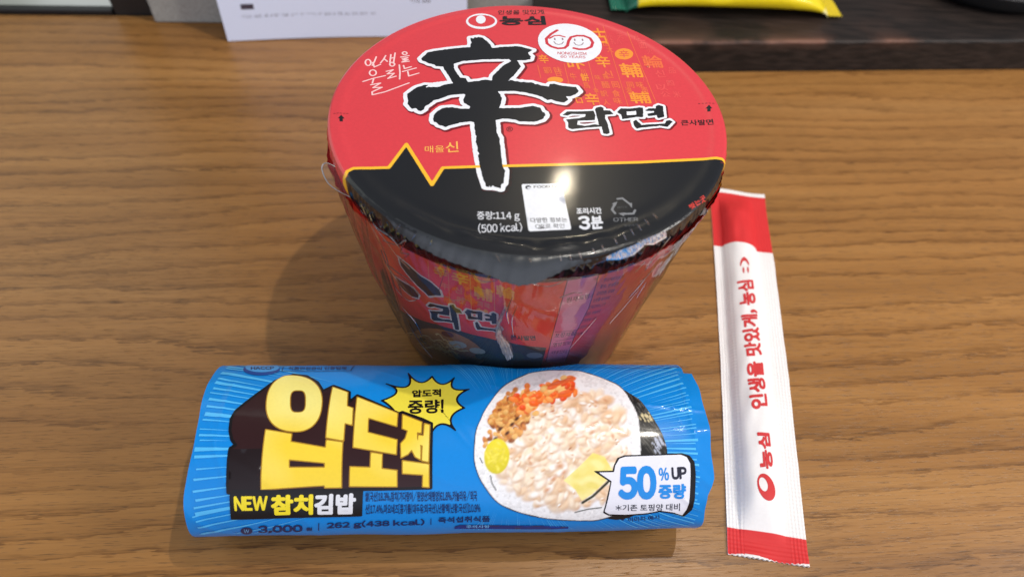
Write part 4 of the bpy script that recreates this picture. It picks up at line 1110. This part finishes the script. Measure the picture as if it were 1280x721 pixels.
    cv[:] = cv * (1 - me_) + e_col * me_
    ds = sdf_line(np.stack([X0 + xx.ravel() / SC, Y0 + yy.ravel() / SC], 1), [(728, 628), (741, 620), (758, 604), (770, 592)]).reshape(H, W)
    k = np.clip((2.2 - ds) / 1.2, 0, 1)[..., None]; cv[:] = cv * (1 - k) + lin(40, 44, 24) * k
    for pl in ([(600, 572), (603, 578)], [(613, 594), (615, 604), (620, 612)], [(719, 640), (735, 636), (752, 634)]):
        ds = sdf_line(np.stack([X0 + xx.ravel() / SC, Y0 + yy.ravel() / SC], 1), pl).reshape(H, W); k = np.clip((1.0 - ds) / .7, 0, 1)[..., None]; cv[:] = cv * (1 - k) + lin(34, 40, 30) * k
    # restore the seaweed outside the rice, and a broken black skin along the rice
    wob = .7 * vn(xx / SC, yy / SC, 4.0)
    out = np.clip((dr + wob * .6) / .8 + .5, 0, 1)[..., None]; cv = cv * (1 - out) + keep * out
    skin = np.clip(1 - np.abs(dr - .4) / 1.0, 0, 1) * (vnoise(78)(xx / SC, yy / SC, 6.0) > -.15); cv = cv * (1 - skin[..., None]) + lin(22, 22, 26) * skin[..., None]
    dall = np.minimum(dn, dr - .7)
    return cv, dall, (X0, Y0, SC)

def kimbap():
    pb = PB(); S = Roll(pb)
    for p, q, am, wd in (((800, 503), (884, 513), .55, .8), ((836, 498), (854, 530), .4, .7), ((786, 640), (832, 560), .14, 1.2), ((836, 606), (880, 640), .4, .9), ((826, 650), (876, 612), .3, .9), ((735, 645), (792, 628), .15, 1.1), ((700, 470), (648, 500), .3, 1.0),
                         ((600, 476), (652, 492), .3, .9), ((300, 470), (268, 560), .3, 1.2), ((262, 520), (300, 640), .35, 1.1), ((846, 470), (872, 560), .4, .9), ((540, 500), (590, 560), .25, 1.0), ((470, 462), (520, 478), .25, .9)):
        CREASES.append((np.array(S.uv(*p)), np.array(S.uv(*q)), am, wd))
    nu, nv = 400, 320
    us = np.linspace(RS0, RS1, nu); vs = np.linspace(-GIRTH / 2, GIRTH / 2, nv)
    # ragged cut on the right end of the film
    uu, vv = np.meshgrid(us, vs, indexing='ij')
    e_ = np.clip((uu - (RS1 - 12)) / 12, 0, 1)
    rag = .35 * vnoise(64)(vv, 0 * vv, 4.0) - 3.2 * (vv > 21.5) - 2.2 * np.clip((-vv - 24) / 6, 0, 1)
    uu2 = uu + e_ * rag + np.clip(((RS0 + 10) - uu) / 10, 0, 1) * (2.2 * np.exp(-((vv + 6) / 20) ** 2) + .25 * vnoise(65)(vv, 0 * vv, 5.0))
    BL = lin(0, 136, 222)
    pb.add(S.xyz(uu2.ravel(), vv.ravel(), 0), grid_faces(nu, nv), BL)
    # burst lines in a lighter blue, from the middle of the front
    c0 = np.array(S.uv(640, 556)); LB = lin(84, 188, 246); r = random.Random(2)
    def wedge(a0, da, r0, r1, col, off):
        P0 = c0 + r0 * np.array([math.cos(a0), math.sin(a0)]); pts = [P0]
        for s_ in (-1, 1): pts.append(c0 + r1 * np.array([math.cos(a0 + s_ * da), math.sin(a0 + s_ * da)]))
        V, tri = np.array(pts), np.array([[0, 1, 2]])
        V, tri = subdiv(V, tri, 1.8)
        keep = ((V[tri][:, :, 0] > RS0 + 2.8) & (V[tri][:, :, 0] < RS1 - 4.6) & (np.abs(V[tri][:, :, 1]) < 46)).all(1)
        if keep.any(): S.put(V, tri[keep], col, off)
    a = 0.0
    while a < 2 * math.pi:
        far = abs(math.cos(a)) ; r0 = r.uniform(34, 56) if far > .55 else r.uniform(22, 34)
        if math.cos(a) < -.5: r0 = r.uniform(70, 100)
        wedge(a, r.uniform(.004, .013), r0, 150, LB, .05); a += r.uniform(.016, .040)
    # food picture
    cv, dall, (X0, Y0, SC) = paint_food()
    st_ = .34
    cu = np.array([S.uv(x, y) for x, y in ((590, 560), (838, 560), (700, 459), (700, 655), (610, 640), (780, 470), (834, 600))]); lo, hi = cu.min(0) - 2, cu.max(0) + 2
    def px(P):
        return project(S.xyz(P[:, 0], P[:, 1], .15))
    def fn(P):
        q = px(P); ix = np.clip((q[:, 0] - X0) * SC, 0, dall.shape[1] - 1); iy = np.clip((q[:, 1] - Y0) * SC, 0, dall.shape[0] - 1)
        return dall[iy.astype(int), ix.astype(int)] * .28
    V, F_ = iso_mesh(fn, (lo[0], lo[1], hi[0], hi[1]), st_)
    q = px(V); ix = np.clip((q[:, 0] - X0) * SC, 0, cv.shape[1] - 2); iy = np.clip((q[:, 1] - Y0) * SC, 0, cv.shape[0] - 2)
    x0, y0 = ix.astype(int), iy.astype(int); fx, fy = (ix - x0)[:, None], (iy - y0)[:, None]
    colr = cv[y0, x0] * (1 - fx) * (1 - fy) + cv[y0, x0 + 1] * fx * (1 - fy) + cv[y0 + 1, x0] * (1 - fx) * fy + cv[y0 + 1, x0 + 1] * fx * fy
    pb.add(S.xyz(V[:, 0], V[:, 1], .11), orient(V, F_), colr)
    # big block letters
    K = (270, 470, 4.4138); INK, BRN = lin(12, 8, 12), lin(46, 18, 20)
    ext = [(430, -8), (330, 26), (270, 68), (110, 192), (85, 235), (78, 300), (88, 350), (110, 380), (78, 398), (70, 470), (68, 640), (1186, 614), (1190, 262), (1140, 238), (1028, 198), (1010, 206), (780, 110), (735, 148), (737, 93), (648, 56), (590, 85), (560, 35), (500, 0)]
    S.outline(T(*K, ext), .55, INK, .08, step=.5)
    S.outline(T(*K, ext), -.5, BRN, .12, step=.5)
    S.poly(T(*K, [(80, 402), (255, 400), (250, 635), (74, 635)]), lin(26, 10, 12), .17)
    def ygrad(u, v):
        n_ = vnoise(81); k = np.clip(.45 + .5 * n_(u, v, 9) + .02 * v, 0, 1)[:, None]
        return lin(248, 214, 60) * (1 - k) + lin(252, 240, 140) * k
    def sup(cx, cy, rx, ry, p=2.4, n=48, rot=0.0):
        o = []
        for t in np.linspace(0, 2 * np.pi, n, endpoint=False):
            x = rx * math.copysign(abs(math.cos(t)) ** (2 / p), math.cos(t)); y = ry * math.copysign(abs(math.sin(t)) ** (2 / p), math.sin(t))
            o.append((cx + x * math.cos(rot) - y * math.sin(rot), cy + x * math.sin(rot) + y * math.cos(rot)))
        return o
    letters = [[sup(432, 154, 154, 154, 2.3, rot=.1), sup(453, 142, 43, 61, 3.2)],
               [[(645, 65), (728, 95), (725, 170), (757, 180), (752, 272), (712, 262), (705, 357), (608, 340)]],
               [[(275, 295), (420, 320), (415, 362), (606, 394), (610, 352), (700, 364), (693, 613), (600, 615), (598, 602), (252, 623)], [(405, 460), (600, 478), (600, 502), (405, 502)]],
               [[(780, 120), (1003, 205), (998, 278), (842, 232), (838, 310), (1000, 352), (996, 432), (757, 392)]],
               [[(855, 420), (918, 430), (916, 508), (1000, 518), (1000, 606), (737, 606), (740, 498), (852, 502)]],
               [[(1030, 212), (1136, 254), (1133, 316), (1110, 312), (1112, 345), (1130, 385), (1130, 462), (1100, 445), (1080, 408), (1060, 432), (1022, 450), (1020, 372), (1045, 345), (1058, 302), (1028, 290)]],
               [[(1150, 262), (1180, 270), (1174, 474), (1136, 465), (1140, 385), (1112, 378), (1116, 325), (1145, 330)]],
               [[(1030, 465), (1176, 484), (1176, 610), (1140, 607), (1142, 542), (1030, 535)]]]
    for L_ in letters:
        S.outline([T(*K, p) for p in L_], .28, lin(176, 132, 36), .18, step=.3)
        S.outline([T(*K, p) for p in L_], -.12, ygrad, .22, step=.35)
    # name strip
    K5 = (280, 600, 3.765)
    S.outline(T(*K5, [(32, 44), (654, 46), (649, 166), (36, 182)]), .15, INK, .19, step=.5)
    yl, wh = lin(248, 226, 40), lin(232, 234, 240)
    S.text('NEW', T(*K5, [(52, 140), (206, 138), (208, 70), (48, 72)]), yl, .26, .045)
    S.text('참치', T(*K5, [(224, 163), (420, 160), (421, 64), (222, 66)]), yl, .26, .055)
    S.text('김밥', T(*K5, [(425, 160), (620, 156), (624, 58), (426, 64)]), wh, .26, .055)
    nb = lin(14, 40, 96)
    S.text('쌀(국산)18.3%,참치(가다랑어/원양산:태평양)61.8%,카놀라유/외국', T(*K5, [(665, 100), (1192, 98), (1190, 46), (665, 52)]), nb, .08, .02)
    S.text('산)17.4%,마요네즈[콩기름(대두유:외국산),난황액(난황:국산)]10.9%', T(*K5, [(666, 160), (1208, 152), (1206, 106), (666, 110)]), nb, .08, .02)
    S.outline(T(*K5, sup(106, 238, 28, 17, 2)), 0, nb, .08, step=.25); S.text('W', T(*K5, [(94, 246), (118, 246), (118, 230), (94, 230)]), lin(120, 190, 240), .12)
    S.text('3,000', T(*K5, [(160, 250), (370, 244), (370, 208), (160, 212)]), nb, .08, .04)
    S.text('원', T(*K5, [(386, 236), (415, 234), (415, 218), (386, 220)]), nb, .08, .03)
    S.text('|', T(*K5, [(444, 234), (448, 234), (448, 200), (444, 200)]), nb, .08)
    S.text('262 g(438 kcal)', T(*K5, [(484, 230), (944, 212), (944, 178), (484, 194)]), nb, .08, .035)
    S.text('|', T(*K5, [(972, 206), (976, 206), (976, 178), (972, 178)]), nb, .08)
    S.text('즉석섭취식품', T(*K5, [(1008, 200), (1252, 192), (1252, 164), (1008, 172)]), nb, .08, .025)
    S.poly(T(*K5, [(1085, 216), (1110, 208), (1500, 206), (1620, 214), (1620, 222), (1085, 226)]), lin(10, 50, 130), .08)
    S.text('주의사항', T(*K5, [(1140, 222), (1250, 220), (1250, 207), (1140, 208)]), lin(120, 190, 246), .12, .02)
    # star burst with words
    K4 = (440, 450, 7.111)
    tips = [(305, 213), (500, 118), (712, 146), (910, 160), (1042, 258), (1002, 424), (920, 625), (712, 640), (430, 560), (262, 360)]
    mids = [(490, 235), (610, 200), (800, 215), (900, 250), (935, 340), (885, 510), (800, 570), (600, 600), (365, 440), (395, 285)]
    def burst(g):
        o = []; cx, cy = 640, 390
        n = len(tips)
        for i in range(n):
            a_, b_, m_ = np.array(tips[i]), np.array(tips[(i + 1) % n]), np.array(mids[i if i < n - 1 else n - 1])
            for t in np.linspace(0, 1, 9, endpoint=False):
                c_ = 2 * m_ - .5 * (a_ + b_); o.append(tuple((1 - t) ** 2 * a_ + 2 * t * (1 - t) * c_ + t * t * b_))
        return o
    S.outline(T(*K4, burst(0)), .25, INK, .056, step=.3)
    S.outline(T(*K4, burst(0)), -.45, lin(238, 222, 70), .072, step=.3)
    S.text('압도적', T(*K4, [(535, 332), (792, 326), (792, 258), (533, 268)]), INK, .1, .045)
    S.text('중량', T(*K4, [(495, 480), (782, 472), (780, 350), (498, 354)]), INK, .1, .035)
    S.text('!', T(*K4, [(790, 472), (816, 470), (816, 348), (790, 350)]), INK, .1, .05)
    # speech bubble
    K6 = (730, 560, 6.5529)
    bub = [(82, 187), (236, 184), (246, 140), (275, 80), (330, 58), (560, 52), (800, 42), (862, 62), (900, 110), (908, 200), (900, 420), (880, 500), (815, 552), (740, 525), (620, 508), (500, 530), (330, 545), (200, 545), (158, 522), (190, 400), (218, 275)]
    inn = [(118, 196), (246, 194), (256, 140), (290, 84), (340, 68), (560, 60), (790, 52), (838, 72), (865, 120), (868, 200), (860, 400), (838, 490), (800, 540), (740, 515), (620, 498), (500, 520), (330, 535), (205, 534), (168, 512), (200, 400), (226, 268)]
    S.outline(T(*K6, bub), .1, INK, .17, step=.35); S.outline(T(*K6, inn), 0, lin(234, 234, 244), .24, step=.3)
    sk = lin(30, 140, 226)
    S.text('50', T(*K6, [(276, 416), (588, 412), (588, 138), (280, 146)]), sk, .31, .06)
    S.text('%', T(*K6, [(610, 262), (694, 260), (692, 155), (608, 158)]), sk, .31, .03)
    S.text('UP', T(*K6, [(716, 255), (838, 248), (834, 148), (712, 154)]), lin(40, 40, 56), .31, .05)
    S.text('증량', T(*K6, [(604, 405), (830, 405), (832, 285), (606, 290)]), sk, .31, .05)
    S.text('*기존 토핑양 대비', T(*K6, [(258, 505), (780, 498), (782, 440), (256, 456)]), lin(50, 50, 64), .31, .012)
    S.text('이미지 예시', T(*K6, [(360, 595), (615, 570), (612, 535), (358, 560)]), nb, .08, .015)
    S.outline(T(*K6, sup(316, 576, 12, 7, 2)), 0, nb, .08, step=.2)
    # marks near the back
    K8 = (230, 448.5, 5.565)
    S.outline(T(*K8, sup(540, 78, 128, 40, 2)), 0, lin(20, 70, 150), .08, step=.4); S.outline(T(*K8, sup(545, 64, 118, 34, 2)), 0, lin(70, 160, 232), .11, step=.4)
    S.text('HACCP', T(*K8, [(465, 82), (630, 80), (625, 58), (465, 60)]), nb, .14, .03)
    S.line(T(*K8, [(692, 60), (682, 90), (1160, 84), (1185, 52)]), .3, nb, .08)
    S.text('식품안전관리 인증업체', T(*K8, [(725, 80), (1128, 76), (1130, 58), (728, 60)]), nb, .08, .02)
    K9 = (560, 458, 8)
    S.line(T(*K9, [(668, 0), (668, 18), (1070, 14), (1072, 0)]), .3, nb, .08); S.text('보관방법', T(*K9, [(715, 10), (830, 8), (830, -8), (715, -6)]), nb, .08, .02)
    S.line(T(*K9, [(1115, 0), (1118, 14), (2300, 22), (2300, 12)]), .3, nb, .08)
    o = pb.build('wrapper', M_roll, roll)
    # folded-in film ends
    for side in (0, 1):
        eb = PB(); uo = RS0 + 4.2 if side == 0 else RS1 - 5.5; sg = 1 if side == 0 else -1
        n = 96; rings = []
        for k, q in enumerate(np.linspace(1, .06, 12)):
            for i in range(n):
                p = 2 * math.pi * i / n
                fold = .9 * math.sin(p * 9 + k * .25) * (1 - q) * 2 + .35 * math.sin(p * 23)
                t_ = RTC + (RA - .5) * q * math.cos(p); z_ = RB + (RB - .5) * q * math.sin(p)
                rings.append((uo + sg * (1.2 + fold * .6 + 2.5 * math.sin(q * 3.0) - 1.2)) * _re + t_ * _rn + np.array([0, 0, max(.3, z_)]))
        f = grid_faces(12, n)
        f = [[k * n + i, k * n + (i + 1) % n, (k + 1) * n + (i + 1) % n, (k + 1) * n + i] for k in range(11) for i in range(n)]
        eb.add(rings, [q[::-1] for q in f] if side == 0 else f, BL)
        eb.build('end_fold', M_roll, roll)
kimbap()

# ------------------------------------------------------------------ chopsticks in their paper sleeve
cs = empty('chopstick_sachet', 'white paper chopstick sleeve with red ends and red lettering', 'chopsticks')
NL, NR_, FL, FR = (np.array(p) for p in ((91.7, -121.4, 0), (123.9, -118.4, 0), (111.3, 93.0, 0), (142.2, 91.6, 0)))
cN, cF = (NL + NR_) / 2, (FL + FR) / 2; SL = float(np.linalg.norm(cF - cN)); sd = (cF - cN) / SL
sw = np.array([-sd[1], sd[0], 0])            # across, towards the left
class Sachet(Surface):
    maxedge = 2.0; step = 2.0
    def h(s, u, v):
        q = np.clip((u - 4) / 22, 0, 1) * np.clip((SL - 3 - u) / 20, 0, 1); q = q * q * (3 - 2 * q)
        c = 1.8 + .6 * np.sin(u / 60); x = (v - c) / 9.4
        rid = np.clip(1 - np.abs(x) ** 2.6, 0, 1) ** .8
        return np.maximum(.36, 0.55 + 5.5 * rid * q + .18 * np.sin(u / 11.0) * np.exp(-((np.abs(v) - 14) / 4) ** 2) + .5 * np.exp(-(u / 5) ** 2) * (1 + np.sin(v / 3.3)) + .3 * np.exp(-((SL - u) / 6) ** 2) * (1 + np.sin(v / 4)) + .34 * vnoise(91)(u, v, 6.0) + .22 * vnoise(92)(u * .35, v * 1.4, 2.6) * rid * q)
    def xyz(s, u, v, off):
        u, v = np.asarray(u, float), np.asarray(v, float)
        bend = -1.2 * np.sin(np.pi * u / SL)
        P = cN + u[..., None] * sd + (v + bend)[..., None] * sw
        P = P + 0.0; P[..., 2] = s.h(u, v) + off; return P
    def uv(s, x, y):
        z = 3.0
        for _ in range(6):
            P = onz(x, y, z); u = float((P - cN) @ sd); v = float((P - cN) @ sw) + 1.2 * math.sin(math.pi * np.clip(u, 0, SL) / SL); z = float(s.h(np.array(u), np.array(v)))
        return (u, v)
def sachet():
    pb = PB(); S = Sachet(pb)
    nu, nv = 720, 110
    uu, vv = np.meshgrid(np.linspace(0, SL, nu), np.linspace(-16, 16, nv), indexing='ij')
    zig = .16 * np.sign(np.sin(vv * 3.2)) * (np.minimum(uu, SL - uu) < .6)
    jag = .0 * np.sign(np.sin(uu * 2.6)) * (np.abs(vv) > 15.7)
    u2, v2 = uu + zig, vv + jag
    lb, hb = (S.uv(930, 693)[0], S.uv(938, 662)[0]); lt, ht = S.uv(921, 302)[0], S.uv(920, 250)[0]
    lo_n, hi_n = lb + .6 * np.sin(vv / 4), hb
    red = ((uu > lo_n) & (uu < hi_n)) | ((uu > lt) & (uu < SL - 3.2))
    # embossed seam ribs
    seam = np.clip((np.abs(vv - 0) - 8.8) / 1.0, 0, 1) * (np.abs(vv) > 8)
    endm = np.clip((10 - np.minimum(uu, SL - uu)) / 3, 0, 1)
    rib = np.sin(vv * 4.4) * .09 * seam + np.sin(uu * 3.6) * .06 * np.maximum(seam, endm)
    wht, rd = lin(238, 235, 233), lin(214, 46, 48)
    cc = np.where(red[..., None], rd, wht)
    pb.add(S.xyz(u2.ravel(), v2.ravel(), rib.ravel()), grid_faces(nu, nv), cc.reshape(-1, 3))
    pb.add(S.xyz(u2.ravel(), v2.ravel(), rib.ravel()) * np.array([1, 1, 0]) + np.array([0, 0, .15]), grid_faces(nu, nv)[:, ::-1], wht)
    for idx in (np.arange(nv), (nu - 1) * nv + np.arange(nv), np.arange(nu) * nv, np.arange(nu) * nv + nv - 1):
        Vt = S.xyz(u2.ravel()[idx], v2.ravel()[idx], rib.ravel()[idx]); Vb = Vt * np.array([1, 1, 0]) + np.array([0, 0, .15]); n = len(idx)
        pb.add(np.concatenate([Vt, Vb]), [[k, k + 1, n + k + 1, n + k] for k in range(n - 1)], wht)
    ink = lin(206, 52, 54)
    # reads from the near end to the far end, tops of letters to the left
    S.text('인생을 맛있게, 농심', [(961, 511), (942, 350), (921, 352), (938, 512)], ink, .1, .045)
    S.text(':)', [(937.5, 341), (935.5, 321), (924, 322), (926, 342)], ink, .1, .03)
    S.text('농심', [(967, 586), (962, 541), (946, 540), (950, 587)], ink, .1, .05)
    def ell(cx, cy, rx, ry, a=0, n=40): return [(cx + rx * math.cos(t) * math.cos(a) - ry * math.sin(t) * math.sin(a), cy + rx * math.cos(t) * math.sin(a) + ry * math.sin(t) * math.cos(a)) for t in np.linspace(0, 2 * np.pi, n, endpoint=False)]
    S.outline([ell(957.8, 608.5, 10.2, 17.8, R(-20)), ell(954.3, 605, 5.0, 9, R(-18))], 0, ink, .1, step=.25)
    return pb.build('paper_sleeve', M_sachet, cs)
sachet()
